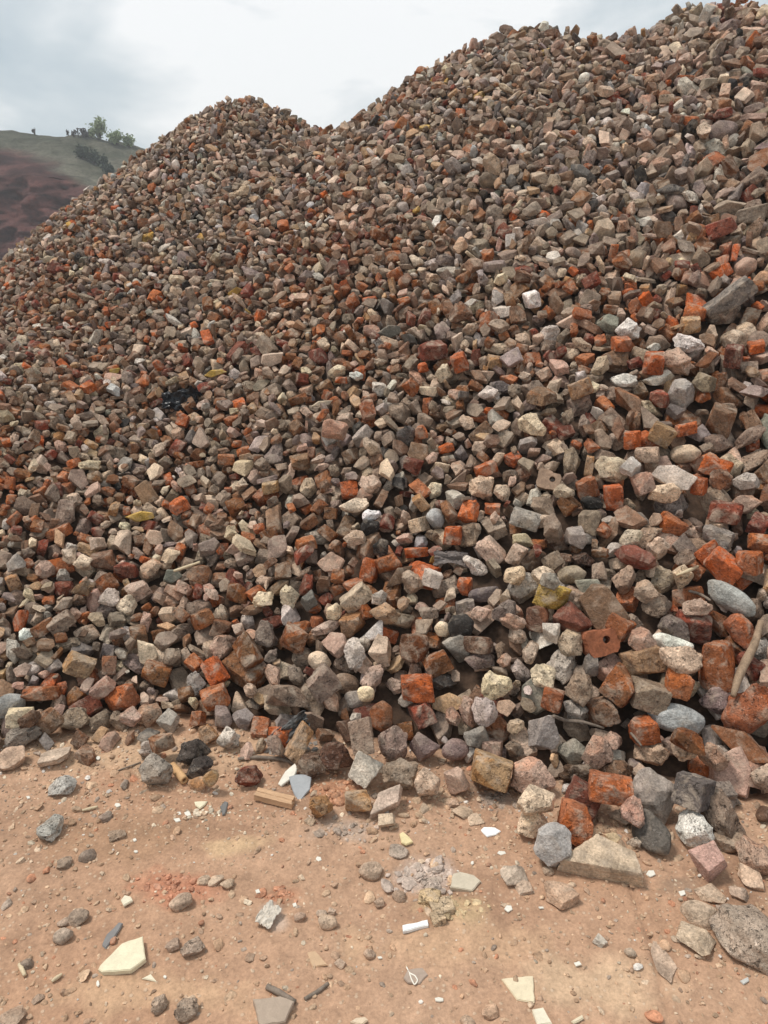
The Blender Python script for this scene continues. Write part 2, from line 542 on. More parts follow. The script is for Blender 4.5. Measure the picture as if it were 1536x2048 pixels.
def deposit(tries, cap, q, K, avoid, scale=1.0):
    ys = rng.uniform(Y0 + .3, Y1 - .2, tries * 3); xs = rng.uniform(X0 + .2, X1 - .2, tries * 3)
    z = at(Z0, xs, ys)
    s = at(S0, xs, ys)
    wide = np.abs(xs) < .53 * ys + 1.0
    ok = (z > -.03) & wide & ((z > .02) | (rng.random(len(xs)) < .45)) & (rng.random(len(xs)) < (.055 / s) ** 2 * 1.2)
    xs, ys, s = xs[ok], ys[ok], s[ok]
    v = seen(xs, ys); xs, ys, s = xs[v][:tries], ys[v][:tries], s[v][:tries]
    placed = 0
    hp = np.array([(h['px'], h['py'], h['w'], h['h'], h['k']) for h in HERO]) if avoid and HERO else None
    for x, y, s_ in zip(xs, ys, s):
        nrm = slope_normal(x, y)
        zz = max(0.0, float(at(Z0, x, y)))
        px, py, dep = project(np.array([x, y, zz]))
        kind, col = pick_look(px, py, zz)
        size = s_ * scale * math.exp(rng.normal(-.06, .31))
        size = min(size, s_ * 1.6)
        if kind == 'S': dims = np.array([rng.uniform(.95, 1.5), rng.uniform(.7, 1.05), rng.uniform(.2, .38)])
        elif kind == 'B': dims = np.array([rng.uniform(.95, 1.4), rng.uniform(.72, 1.0), rng.uniform(.5, .78)])
        else: dims = np.array([rng.uniform(.98, 1.5), rng.uniform(.74, 1.02), rng.uniform(.52, .85)])
        if py < 750 and kind in 'CA' and rng.random() < .45: dims = dims * (1.2, .85, .8)
        half = dims * size * .54
        j = R(75) if kind in 'CAR' else R(32) if kind == 'B' else R(28)
        if kind in 'BS' and rng.random() < (.32 if py > 700 else .5): j = R(95)
        rot = align(nrm) @ rot_euler(rng.normal(0, j * .7), rng.normal(0, j * .7), rng.uniform(0, 6.283))
        var = int(rng.integers(0, 26))
        P = (lib(kind, 4 if size > .05 else 3, var)[0] * half) @ rot.T
        env = envelope(P)
        best = None
        for _ in range(K):
            xx, yy = x + rng.normal(0, s_ * .6), y + rng.normal(0, s_ * .6)
            c = cells_of(xx, yy, env)
            if c is None: continue
            rz = rest_z(c[0], c[1], env[3], q)
            dz = rz - max(0.02, Z0[min(NY - 1, max(0, int((yy - Y0) / CELL))), min(NX - 1, max(0, int((xx - X0) / CELL)))])
            if best is None or dz < best[0]: best = (dz, rz, xx, yy, c)
        if best is None or best[0] > cap * s_: continue
        dz, rz, xx, yy, c = best
        if avoid:
            if heroMask[c[1], c[0]].mean() > .2: continue
            if hp is not None:
                ppx, ppy, pd = project(np.array([xx, yy, rz]))
                sp = size * F / pd * .5
                e2 = ((hp[:, 0] - ppx) / (hp[:, 2] * .5 + sp * hp[:, 4])) ** 2 + ((hp[:, 1] - ppy) / (hp[:, 3] * .5 + sp * hp[:, 4])) ** 2
                if (e2 < 1).any(): continue
        add_piece(kind, var, half, rot, (xx, yy, rz), col)
        np.maximum.at(Hmap, (c[1], c[0]), env[4] + rz)
        placed += 1
    return placed, len(xs)

def place_hero(px, py, w, h, ang, kind, col, label=None, anchor=None, depth=None, tilt=None, ground=None):
    x, y, z = heap_ray(px, py)
    if ground: x, y = on_ground(px, py, .02)
    on_heap = heap(x, y) > .03
    dist = math.sqrt(x * x + y * y + (z - EYE) ** 2)
    g = np.random.default_rng(int(px * 7 + py * 13))
    view = np.array([x, y, z - EYE]) / dist
    right = np.cross(view, [0, 0, 1]); right /= np.linalg.norm(right)
    up = np.cross(right, view)
    B_ = np.stack([right, up, -view], 1)
    W, Hh = w * dist / F * .5, h * dist / F * .5
    geo = math.sqrt(W * Hh)
    c = depth * geo if depth else {'B': .85 * min(W, Hh) + .1 * geo, 'C': .8 * geo, 'A': .8 * geo, 'R': .8 * min(W, Hh), 'S': .24 * geo}[kind]
    yaw = g.uniform(-24, 24) if kind != 'S' else g.uniform(-12, 12)
    pit = (tilt if tilt is not None else g.uniform(8, 26) if kind != 'S' else g.uniform(-4, 10))
    if kind == 'S' and not on_heap:                      # slabs on the dirt lie flat and show their thickness
        pit, c, Hh = -30, .42 * geo, Hh * 1.12
    rot = B_ @ rot_euler(0, 0, R(ang)) @ rot_euler(R(pit), 0, 0) @ rot_euler(0, R(yaw), 0)
    half = np.array([W * (.97 if kind != 'B' else .9), Hh * (1.0 if kind != 'B' else .88), c])
    var = int(g.integers(0, 26))
    P = (lib(kind, 4, var)[0] * half) @ rot.T
    env = envelope(P)
    best = None
    sl = .73 if on_heap else 0.0
    for it in range(5):
        cc = cells_of(x, y, env)
        if cc is None: return
        rz = rest_z(cc[0], cc[1], env[3], .72 if on_heap else .9)
        r = ray(px, py)
        zr = EYE + r[2] / r[1] * y
        m = r[2] / r[1]
        dy = -(rz - zr) / (sl - m)
        if it == 4 or abs(dy) < .002: break
        y += float(np.clip(dy, -.08, .08)) * .8
        x = r[0] / r[1] * y
    cc = cells_of(x, y, env)
    if cc is None: return
    rz = rest_z(cc[0], cc[1], env[3], .72 if on_heap else .9)
    add_piece(kind, var, half, rot, (x, y, rz), col, hero=dict(label=label, anchor=anchor, px=px, py=py))
    np.maximum.at(Hmap, (cc[1], cc[0]), env[4] + rz)
    heroMask[cc[1], cc[0]] = True
    HERO.append(dict(px=px, py=py, w=w, h=h, k=.62 if label else .32))

HEROES = '''
1462 1194 100 42 -15 R l long pale blue grey stone lying flat beside the bare stick~long pale blue grey stone
1351 1437 102 52 -3 R l rounded blue grey stone with a flat underside, widest on the lower slope~wide blue grey stone
1087 1464 68 82 -20 A e tall grey angular stone with bluish faces near the foot of the heap~tall grey angular stone
1104 1194 66 54 -10 B y mustard yellow brick lump, the most yellow piece on the heap~mustard yellow brick
1147 1227 78 60 -10 A r deep red speckled stone with one white edge beside the mustard yellow brick~deep red speckled stone
1207 1222 74 104 35 S n brown pink pointed triangular slab standing above the brick with a hole~pointed triangular slab
1287 1324 74 56 25 B t tan brick fragment with rounded corners below the smooth white stone~rounded tan brick
1344 1289 78 36 -5 R w smooth white curved stone, the whitest on the lower right slope~smooth white stone
1434 1331 66 96 5 B o tall salmon red brick chunk with a dusty white top next to the stick~tall salmon brick chunk
1357 1372 48 54 -5 B o small squared salmon brick end left of the tall salmon brick chunk~squared salmon brick end
1297 1394 74 56 -8 B g grey brown half brick with a smooth top left of the squared salmon brick end~
1497 1424 76 106 -15 C o big orange and beige lump at the right edge, lowest point of the stick above it~big orange beige lump
1287 1461 48 48 15 B v
1151 1420 62 46 -32 C s white speckled oblong concrete lump lying above the tall grey angular stone~
1192 1511 56 60 20 C p pinkish white lump like a tooth with a pointed foot~pinkish white tooth-like lump
1144 1504 56 52 10 A e
1304 1497 66 52 15 C p
1361 1522 56 52 -10 C b
1467 1543 82 90 -20 S p large pinkish brown flat faced slab leaning at the right foot of the heap~large pinkish slab
1304 1593 76 86 -15 A e light grey flat faced block with a straight edge at the foot of the heap~light grey flat faced block
1304 1667 84 60 -50 R d dark brown grey smooth oblong stone below the light grey flat faced block~dark smooth oblong stone
1389 1657 70 58 -20 C w white pitted lump lying on the bare dirt at the foot of the heap~white pitted lump
1441 1633 96 60 -42 C g long grey brown lump leaning behind the white pitted lump~
1412 1720 64 70 -10 A p orange pink pear shaped stone on the dirt below the white pitted lump~pear shaped pink stone
1507 1713 66 52 -35 C p pinkish cream flat lump by the right edge of the picture on dirt~
1106 1692 70 74 15 A l blue grey stone with one pointed side lying on the dirt in front of the heap~pointed blue grey stone
1149 1647 58 80 -5 B o orange brick end with a pale sandy top standing beside the pointed blue grey stone~
1165 1600 70 60 -20 B r
1220 1580 84 46 -5 B o
1207 1727 144 66 -10 S b long bent beige slab of concrete lying on the dirt in front of the heap~long bent beige slab
1062 1646 60 46 30 C c
1074 1607 78 54 10 C c
1064 1557 84 68 15 C p
1151 1547 66 46 5 C x
1224 1543 80 42 20 C n
1387 1587 58 60 0 B d
1447 1590 60 44 -20 C m
1267 1623 44 50 0 C p
1484 1490 104 62 -48 S u broad rust brown plank-like tile leaning under the big orange beige lump~
1529 1557 40 52 0 C b
1427 1513 56 46 -20 C p
1377 1483 60 42 0 B u
1481 1261 62 50 -25 B o square flat faced orange red brick next to the upper end of the stick~
1447 1134 72 48 -30 B v
1497 1127 44 48 10 B o
1271 1119 82 42 -12 A r reddish brown flat oval stone lying above the pale lumps~reddish flat oval stone
1107 1057 42 60 0 A g
1151 1074 46 46 15 A e
1087 1154 50 40 -20 C c
1144 1152 56 36 0 R g
1177 1174 56 28 8 S f greenish grey flat stone lying right of the mustard yellow brick~
1141 1287 54 52 -15 C c cream lump with one orange spot left of the brick with a hole~
1104 1264 38 48 25 A s
1074 1234 48 52 0 B n
1284 1284 54 44 5 C p
1361 1327 78 54 -10 C b
1087 1354 58 44 -25 C c
1161 1381 58 66 0 C g
1241 1371 64 60 -25 B u
1181 1324 36 52 0 A d dark grey salt and pepper speckled stone below the brick with a hole~
1104 1397 46 48 -10 B o
1204 1424 54 54 20 B n
1431 1401 58 50 15 C m
1351 1257 58 44 -10 B m
1291 1184 46 40 20 C b
1311 1214 56 46 40 C g
1237 1254 52 46 -20 B o
1394 1217 54 36 20 C p
1327 1147 50 50 -20 C g
1314 1097 40 48 -25 C b
1262 1081 38 44 -15 C c
1051 1041 66 36 -14 B e grey flat brick with a sharp corner lying near the middle of the slope~
1437 1071 60 36 -5 B e
835 1377 72 52 4 B v bright orange square cut brick, the largest orange one low on the heap~bright orange square brick
765 1432 54 58 -20 R u orange brown rounded lump just under the bright orange square brick~orange brown rounded lump
827 1294 54 56 -8 B u
875 1327 58 42 30 B u
709 1311 48 66 -15 C s upright pale grey grainy egg shaped lump~grey egg shaped lump
639 1317 44 46 20 R c round pale lump like a shell with a pink middle~round shell-like lump
922 1257 52 52 0 R k black round disc shaped lump with faint white flecks~black round disc
885 1257 34 32 0 R c small round cream pebble tucked beside the black round disc~
992 1371 64 58 15 C c cream yellow angular block, the palest large piece right of the bright orange square brick~cream yellow block
770 1231 60 42 -8 C t
705 1247 50 46 16 B t tan square brick with one orange side face~tan square brick
752 1261 50 32 30 S w white flat chip of tile right of the tan square brick~
905 1077 40 38 5 B v small bright orange cube on the middle slope~small bright orange cube
832 1091 54 22 4 B v
775 1127 54 36 20 B o
739 1141 38 54 -20 B v
662 1124 56 42 -10 S p pink flat topped slab with pointed sides~
710 1077 48 32 -8 C b
739 1054 44 34 10 C k
762 1097 34 40 0 C k black cindery clinker lump above the bright orange broken bricks~black clinker lump
742 1031 42 26 10 C w
982 1101 64 40 -48 B b beige grey brick lying steeply aslant~aslant beige brick
969 1164 64 30 18 R d dark grey oval stone with white specks, lying near the aslant beige brick~dark white-specked oval stone
929 1172 30 38 0 B v
799 1154 44 54 -12 S x dark purple brown flat fragment standing on edge~
865 1157 42 40 -10 A s
825 1164 44 50 10 C b
712 1197 70 42 42 B b
759 1194 34 32 0 C s
579 1191 40 50 0 C c
619 1204 36 42 0 A d
669 1224 34 36 0 C c
652 1254 64 26 14 C b long thin beige lump lying left of the tan square brick~
589 1277 52 54 -25 B u
532 1267 44 58 10 C m
692 1364 54 40 -5 R g
745 1354 56 40 25 C b
575 1394 84 48 -5 B g long grey brown block, widest piece near the foot left of the middle~long grey brown block
645 1367 62 56 40 B g
662 1401 36 44 -5 B p
709 1397 38 34 10 R e
732 1387 36 30 -10 R c
935 1424 34 62 15 C p slim pinkish red upright piece splayed at its foot~
969 1424 52 56 0 C s pale grey pitted lump right of the slim pinkish red piece~
845 1427 48 50 20 B r
902 1401 76 40 5 S t
562 1474 40 44 0 B v
572 1444 46 38 0 A e
599 1487 84 36 56 B t long tan stick-like brick piece standing aslant at the foot~long tan brick piece
672 1511 66 50 5 C x dark brown earthy lump lying at the foot beside the white capped stone~dark earthy lump
729 1537 62 72 -10 A s grey brown stone with a broad white cap at the foot of the heap~white capped stone
799 1550 68 50 -5 C g
855 1543 50 54 0 C b
912 1563 50 50 -35 A p small pointed pinkish stone lying on the dirt left of the big rounded brick~
982 1543 84 64 -12 B t big rounded tan pink brick sitting at the very foot of the heap~big rounded tan brick
772 1603 74 48 12 S b beige thick wedge of paving lying on the dirt~beige wedge
715 1603 52 40 5 B t
642 1613 46 44 10 C t
772 1640 34 24 15 S b
725 1497 46 74 10 B g
785 1487 60 70 -5 C g
849 1493 58 54 -15 A m
910 1500 54 40 -8 R m
952 1473 50 46 0 A e
985 1500 42 40 0 B p
622 1533 58 44 0 C x
550 1474 30 40 0 B g
498 1553 58 36 -5 C r
312 1540 58 58 -10 C e grey pale edged lump lying apart on the dirt below the dark clinkers~lone grey lump
297 1497 36 36 0 C s
388 1503 62 48 -10 C h black cindery lump on the dirt, upper one of two~upper black cinder
397 1535 54 32 25 C h black cindery lump on the dirt, lower and thinner one of two~
397 1567 40 26 0 R t
422 1557 30 28 0 R t
22 1517 52 36 5 S p pinkish flat block half sunk in the dirt at the left edge~pinkish sunken block
50 1467 76 42 8 C e grey long lump lying at the left foot of the heap~long grey foot lump
100 1443 52 40 10 C n
153 1443 58 38 5 C g
203 1440 46 42 -5 C g
240 1443 36 40 0 C g
263 1437 42 36 0 C p
300 1427 46 46 10 C p
335 1443 44 48 -10 A e
457 1480 42 46 0 C s
487 1437 46 42 0 A e
417 1468 44 34 -15 C t orange white lump with chalky edges on the dirt left of the foot~
443 1435 40 50 20 A m
323 1480 42 32 5 B n
40 1437 48 36 -15 B c
20 1411 54 42 0 R l blue grey rounded block cut by the left edge of the picture~
60 1440 40 30 0 C n
160 1331 58 40 -32 B t tan square brick with clean edges, low on the left slope~clean tan brick
293 1305 36 56 15 S c cream pointed curved shard standing over a brown brick~cream pointed shard
313 1344 58 44 -25 B u
82 1386 74 28 -4 B u long rusty red brick lying flat near the left foot of the heap~long rusty flat brick
243 1395 52 50 15 B o orange brick end with a pale mortar face near the left foot~
205 1378 46 30 35 B p
430 1397 56 46 15 B o bright salmon brick chunk near the left foot of the heap~salmon brick chunk
255 1146 46 30 0 B r dark red squared brick on the left slope~dark red squared brick
167 1128 42 32 -20 C c
443 1290 60 46 30 C p pinkish big knobbly lump on the left slope~knobbly pinkish lump
393 1364 40 46 -15 C s
347 1317 48 38 5 C g
167 1300 50 32 -10 A d
345 1382 34 28 0 A s
253 1211 40 44 -20 C c
222 1195 44 36 0 C s
213 1216 40 30 0 C m
53 1266 32 24 10 C w
87 1257 48 26 20 B u
123 1254 52 28 30 B g
277 1270 34 42 0 B n
405 1237 40 38 15 B u
440 1237 40 36 -20 B n
280 1034 56 20 0 S y yellow and orange flat piece on the left slope, longest yellow one~
207 1124 48 36 10 B n
303 1150 44 34 10 C p
345 1152 40 30 15 S f
400 1154 54 46 0 C n
1227 937 78 50 -5 C c largest cream lump, oval and smooth, on the upper right slope~largest cream lump
1344 982 80 44 -14 S s broad pale grey slab with sharp edges below the pink smooth stone~broad pale grey slab
1227 1000 38 60 8 B v upright bright red orange brick below the largest cream lump~upright red orange brick
1327 1010 64 42 0 C c cream lump full of holes right of the upright red orange brick~holey cream lump
1257 802 78 40 -45 A n long brown wedge shaped stone pointing down the slope~long brown wedge
1307 729 42 40 0 B v round vivid orange red brick among pale lumps~round vivid orange brick
1351 725 74 46 -20 C p widest pale rough lump beside the round vivid orange brick~
1376 687 62 30 -8 C w white oblong lump lying above the widest pale rough lump~white oblong lump
1317 750 58 28 10 A s
1247 762 54 28 5 C w
1257 655 46 42 0 C w white black-flecked angular lump on the right slope~white black-flecked lump
1214 645 48 34 -10 A f
1064 600 30 34 15 B w small pure white squared lump on the upper middle slope~small pure white lump
1457 599 104 38 38 B m longest grey bar of concrete, tilted, on the right slope~tilted grey bar
1242 689 36 30 0 B o
1391 622 44 26 -5 B o
1381 649 40 32 5 B t
1497 642 44 40 15 C c
1361 775 46 50 0 B e
1404 789 40 36 0 B g
1467 712 32 44 0 B r
1441 842 50 64 -15 B n
1352 822 36 30 0 A d
1321 799 36 32 0 B r
1324 865 48 42 -25 B t
1294 882 36 42 35 B v
1264 872 32 38 10 B v
1371 870 46 24 18 B v
1396 882 44 32 0 A e
1371 910 56 34 5 R b
1431 935 56 36 -10 B v
1461 919 44 46 -10 C b
1294 912 48 30 10 B b
1327 929 38 34 -15 S p pale pink smooth flat stone above the broad pale grey slab~
1397 979 28 38 0 B v
1441 962 46 38 -20 C n
1491 959 50 32 0 C s
1067 852 62 44 -25 C c knobbly cream lump low in the middle of the slope~knobbly cream lump
1157 802 52 36 25 B t
1101 659 44 36 10 C s
1201 745 34 46 -15 C b
1467 682 46 42 10 C b
1491 535 40 32 30 R p
1524 552 36 28 20 R t
1174 960 44 42 20 B o
1257 969 40 36 0 A s
1284 982 40 46 25 B p
1184 1006 44 32 10 C k
1134 1010 44 36 -35 B u
1130 985 44 30 0 C b
1450 1025 60 40 0 B r
779 660 52 26 14 S d dark grey slate shard with a pointed tip on the middle slope~dark pointed slate
775 619 30 50 30 A e
855 764 44 20 -10 S c white cream flat strip of stone on the middle slope~
979 787 48 32 -5 C s white grey crystalline lump with dark flecks below a dark stone~crystalline white lump
999 765 46 28 -5 C d
919 725 32 38 25 B v
889 745 34 38 -20 C c
989 725 34 28 -15 B t
659 885 34 38 0 A l pale blue grey upright stone on the middle slope~pale blue upright stone
812 872 38 46 10 C d
842 864 28 28 10 B o
972 939 46 28 18 B v brightest orange oblong brick left of the largest cream lump~brightest orange oblong brick
962 975 52 46 0 C b
985 1018 36 26 0 B v
709 1012 62 30 8 C c
669 862 56 40 -20 A p
825 932 40 32 -10 B r
597 799 44 20 20 B u
682 755 28 14 0 B v
712 752 30 18 -10 C w
545 719 50 26 15 S b broad pale flat tile fragment lying level~
785 575 40 14 -70 B t
674 600 18 14 0 C k
645 807 46 14 -2 S c
845 735 22 20 20 B v
540 982 38 24 10 B t
739 969 46 42 -30 C b
842 1005 40 24 -52 B t
922 912 30 38 10 A d
892 889 34 20 15 B v
869 972 38 34 35 C c
865 700 58 34 3 B r wide dark red brick with notches in its front face~wide notched brick
490 905 40 30 20 S t
180 939 42 18 -8 C c
230 742 22 10 10 S y
430 745 46 14 12 S y
453 924 36 22 -5 B o
470 585 32 14 35 S y
495 615 12 22 0 S y yellow upright strip far up the middle slope~
383 872 28 32 0 R d
600 925 44 30 10 B n
617 975 38 40 5 C b
985 330 34 40 10 B b tall pale beige piece high on the upper slope~tall pale high piece
974 362 32 32 0 R g
1100 1170 40 36 0 C e
1030 1150 44 40 0 C b
1032 1110 36 44 -20 B b
1010 1225 60 40 35 C m
960 1320 62 36 -6 C m
1025 1245 52 36 -20 C p
955 1290 60 36 0 B x
930 1210 44 32 10 B e
1034 1270 40 34 -20 C b
'''

# ------------------------------------------------------------------ pile the pieces up: bed, listed pieces, fill
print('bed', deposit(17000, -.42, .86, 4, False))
_rows = []
for ln in HEROES.strip().splitlines():
    t = ln.split(' ', 7)
    lab = t[7] if len(t) > 7 else None
    label, anchor = (lab.split('~') + [None])[:2] if lab else (None, None)
    _rows.append((*map(float, t[:5]), t[5], t[6], label, anchor or None))
for r_ in sorted(_rows, key=lambda r: -r[1] - r[3] * .5):
    place_hero(*r_)
for px, py, w, h in ((1199, 1282, 66, 58), (1098, 960, 56, 48), (360, 796, 76, 44), (582, 1455, 50, 30), (905, 1112, 60, 34)):
    HERO.append(dict(px=px, py=py, w=w, h=h, k=.55))   # room for the odd pieces built further down
print('listed', len(HERO))
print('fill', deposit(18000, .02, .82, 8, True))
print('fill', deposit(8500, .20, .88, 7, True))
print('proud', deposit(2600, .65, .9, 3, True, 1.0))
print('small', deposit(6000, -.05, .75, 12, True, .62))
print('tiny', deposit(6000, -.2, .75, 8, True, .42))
print('pieces', len(STONES))

# ------------------------------------------------------------------ which pieces show, and how large
N = len(STONES)
loc = np.array([s['loc'] for s in STONES])
ppx, ppy, pdep = project(loc)
span = np.array([s['half'].max() * 2 for s in STONES]) * F / np.maximum(pdep, .3)
BW, BH = 384, 512
pts, ids, dep = [], [], []
for i, s in enumerate(STONES):
    lev = 3 if span[i] < 26 else 4
    V, T = lib(s['kind'], lev, s['var'])[0], ICO[lev][1]
    W = (V * s['half']) @ s['rot'].T + s['loc']
    x, y, d = project(W)
    pts.append((np.floor(y / 4).astype(int) * 10000 + np.floor(x / 4).astype(int))); ids.append(np.full(len(x), i)); dep.append(d)
    pts[-1][(x < 0) | (x >= 1536) | (y < 0) | (y >= 2048)] = -1
pts, ids, dep = np.concatenate(pts), np.concatenate(ids), np.concatenate(dep)
ok = pts >= 0
pts, ids, dep = pts[ok], ids[ok], dep[ok]
order = np.argsort(-dep, kind='stable')
buf = np.full(BH * BW, -1)
cell = (pts // 10000) * BW + pts % 10000
buf[cell[order]] = ids[order]
shown = np.bincount(buf[buf >= 0], minlength=N)
print('showing', (shown > 0).sum(), (shown > 4).sum())

kind_of = lambda s: NOUN[s['kind']][0]
groups = {}
for i, s in enumerate(STONES):
    groups.setdefault(kind_of(s), []).append(i)
single = set()
for k, v in groups.items():
    v = sorted(v, key=lambda i: (STONES[i]['hero'] is None or shown[i] < 1, -shown[i]))
    n_h = [i for i in v[:295] if shown[i] >= (1 if STONES[i]['hero'] else 6)]
    single.update(n_h)
    print(k, len(v), len(n_h), min(shown[i] for i in n_h))

def piece_mesh(s, lev):
    P, rough = lib(s['kind'], lev, s['var'])
    L = P * s['half']
    sk, br, _w = PAL[s['col']]
    mott = .10 * fbm(L * 28 + s['off'], 4, 2)
    f = np.clip(rough + mott * 1.5, 0, 1)[:, None]
    tint = (np.array(sk) * (1 - f) + np.array(br) * f) * s['jit'] * (1 + mott[:, None])
    return L, np.clip(tint, .01, .85), L + s['off'] * .37

# ------------------------------------------------------------------ labels
def size_word(i):
    r_ = span[i] / stone_px(ppx[i], ppy[i])
    return 'large' if r_ > 1.5 else 'small' if r_ < .95 else 'medium sized'
def form_word(s):
    a, b, c = sorted(s['half'])[::-1]
    if s['kind'] == 'S': return 'thin' if c < .3 * a else 'thick'
    if a > 1.7 * b: return 'long'
    if c < .5 * b: return 'flat'
    if b > .85 * a: return 'stubby'
    return 'oblong'
ANCH = [(i, STONES[i]['hero']['anchor']) for i in single if STONES[i]['hero'] and STONES[i]['hero']['anchor']]
print('anchors', len(ANCH))
DIRS = ['to the right of', 'above and right of', 'above', 'above and left of', 'to the left of', 'below and left of', 'below', 'below and right of']
LABEL, used = {}, {}
for i in single:
    h = STONES[i]['hero']
    if h and h['label']: LABEL[i] = h['label']; used[h['label'].lower()] = i
for i in sorted(single, key=lambda i: -shown[i]):
    if i in LABEL: continue
    s = STONES[i]
    word = PAL[s['col']][2]
    noun = {'B': 'brick', 'C': 'lump', 'A': 'angular stone', 'R': 'rounded stone', 'S': 'slab'}[s['kind']]
    near = sorted(ANCH, key=lambda a: math.hypot(ppx[a[0]] - ppx[i], ppy[a[0]] - ppy[i]))
    lab = None
    for rank in range(6):
        for a, name in near[:5]:
            if a == i: continue
            dx, dy = ppx[i] - ppx[a], ppy[a] - ppy[i]
            d_ = DIRS[int(round(math.degrees(math.atan2(dy, dx)) / 45)) % 8]
            dist = math.hypot(dx, dy) / stone_px(ppx[i], ppy[i])
            nearw = 'just ' if dist < 1.6 else '' if dist < 4 else 'some way ' if dist < 9 else 'far '
            t = f"{size_word(i)} {form_word(s)} {word} {noun} {nearw}{d_} the {name}"
            if rank: t = f"{('second', 'third', 'fourth', 'fifth', 'sixth')[rank - 1]} nearest {word} {noun} {nearw}{d_} the {name}"
            if len(t.split()) <= 16 and t.lower() not in used:
                lab = t; break
        if lab: break
    LABEL[i] = lab or f"{word} {noun} among many like it in the heap"
    used[LABEL[i].lower()] = i

# ------------------------------------------------------------------ build: the largest as objects, the rest as one mass of each kind
for i in sorted(single):
    s = STONES[i]
    lev = 5 if span[i] > 62 else 4
    L, tint, rest = piece_mesh(s, lev)
    name, _n, cat, grp = NOUN[s['kind']]
    mk = 'A' if s['kind'] == 'R' else s['kind']
    me = make_mesh(name, L @ s['rot'].T, ICO[lev][1], True, 30, tint, rest, M[mk])
    o = link(name, me, LABEL[i][0].lower() + LABEL[i][1:], cat, grp)
    o.location = s['loc']
MASS = {'brick_fragment': 'brick_rubble', 'concrete_chunk': 'concrete_rubble', 'stone': 'stone_rubble', 'slab_fragment': 'slab_rubble'}
for k, v in groups.items():
    Vs, Ts, Cs, Rs, n = [], [], [], [], 0
    for i in v:
        if i in single: continue
        s = STONES[i]
        lev = (4 if span[i] > 34 else 3) if shown[i] > 0 else 2
        L, tint, rest = piece_mesh(s, lev)
        Vs.append(L @ s['rot'].T + s['loc']); Ts.append(ICO[lev][1] + n); Cs.append(tint); Rs.append(rest)
        n += len(L)
    me = make_mesh(MASS[k], np.concatenate(Vs), np.concatenate(Ts), True, 28, np.concatenate(Cs), np.concatenate(Rs), M[k[0].upper() if k != 'stone' else 'A'])
    link(MASS[k], me, kind='stuff')
    print(MASS[k], n)

# ------------------------------------------------------------------ dirt ground: one sheet out to the horizon, fine near the camera
def axis(lo, hi, fine0, fine1, step, grow=1.16):
    a = list(np.arange(fine0, fine1, step))
    s = step
    while a[-1] < hi: s *= grow; a.append(a[-1] + s)
    s = step
    while a[0] > lo: s *= grow; a.insert(0, a[0] - s)
    return np.array(a)
ax_, ay_ = axis(-80, 80, -1.75, 1.75, .0075), axis(-20, 90, 1.0, 3.1, .0075)
GX, GY = np.meshgrid(ax_, ay_)

def dirt_height(x, y):
    near = np.clip(1.6 - np.abs(x) / 4, 0, 1) * np.clip(2 - y / 4, 0, 1)
    h = .016 * n2(x, y, 1.3, 51) + .010 * n2(x, y, 5, 52) + near * (.0075 * n2(x, y, 15, 53, 4) + .0045 * np.maximum(0, n2(x, y, 55, 54, 2)))
    clod = np.clip(n2(x, y, 3.1, 57, 2) * 2 + .25, 0, 1)
    h = h + near * clod * .009 * np.abs(n2(x, y, 38, 56, 3))
    cx_, _q1 = on_ground(1327, 1930); _q2, _q3 = on_ground(1327, 1930)
    crack = np.exp(-((x - cx_ - .012 * n2(x * 0, y, 9, 61) - .05 * (y - 1.5)) / .006) ** 2) * np.clip((1.62 - y) * 8, 0, 1)
    return h - .008 * crack * near

GZ = dirt_height(GX, GY) - .006
nearh = heap(GX, GY)
inside = np.clip((nearh - .05) * 4, 0, 1) * (GX ** 2 + GY ** 2 < 200)
GZ = GZ - .10 * inside

tan1, tan2, brn = np.array((.415, .243, .152)), np.array((.475, .302, .20)), np.array((.25, .14, .086))
m1 = np.clip(.5 + 1.1 * n2(GX, GY, 1.6, 71), 0, 1)[..., None]
m2 = np.clip(.05 + 1.5 * n2(GX, GY, 4.5, 72, 4), 0, 1)[..., None]
gcol = (tan1 * (1 - m1) + tan2 * m1) * (1 - m2 * .7) + brn * m2 * .7
gcol = gcol * (1 + .10 * n2(GX, GY, 30, 73, 3))[..., None]
def patch(px, py, rx, ry, col, amt, seed, rag=.8):
    global gcol
    x, y = on_ground(px, py); xs, _ = on_ground(px + rx, py); _, ys = on_ground(px, py - ry)
    d = np.sqrt(((GX - x) / (xs - x)) ** 2 + ((GY - y) / (ys - y)) ** 2) + rag * n2(GX, GY, 14, seed, 4)
    f = (amt * np.clip((1.15 - d) * 1.6, 0, 1))[..., None]
    gcol = gcol * (1 - f) + np.array(col) * f
patch(345, 1775, 85, 36, (.47, .17, .095), .6, 81)
patch(560, 1790, 45, 20, (.44, .17, .09), .45, 82)
patch(855, 1745, 75, 36, (.52, .42, .36), .65, 83)
patch(915, 1810, 70, 34, (.58, .43, .24), .45, 84)
patch(545, 1830, 30, 30, (.62, .52, .44), .5, 92)
patch(985, 1590, 45, 22, (.30, .25, .21), .75, 85)
patch(690, 1655, 70, 25, (.42, .34, .28), .5, 86)
patch(680, 1580, 60, 30, (.47, .20, .10), .6, 87)
patch(470, 1690, 60, 22, (.62, .43, .25), .6, 88)
patch(900, 1880, 230, 50, (.56, .36, .22), .5, 89)
patch(330, 1985, 260, 45, (.57, .37, .225), .55, 90)
patch(1180, 1960, 150, 60, (.60, .42, .27), .6, 91)
patch(1360, 1775, 40, 18, (.24, .17, .12), .5, 93)
patch(250, 1500, 300, 40, (.55, .38, .24), .55, 94)
patch(230, 1680, 170, 40, (.33, .195, .115), .5, 95)
patch(330, 1650, 120, 30, (.30, .18, .11), .5, 96)

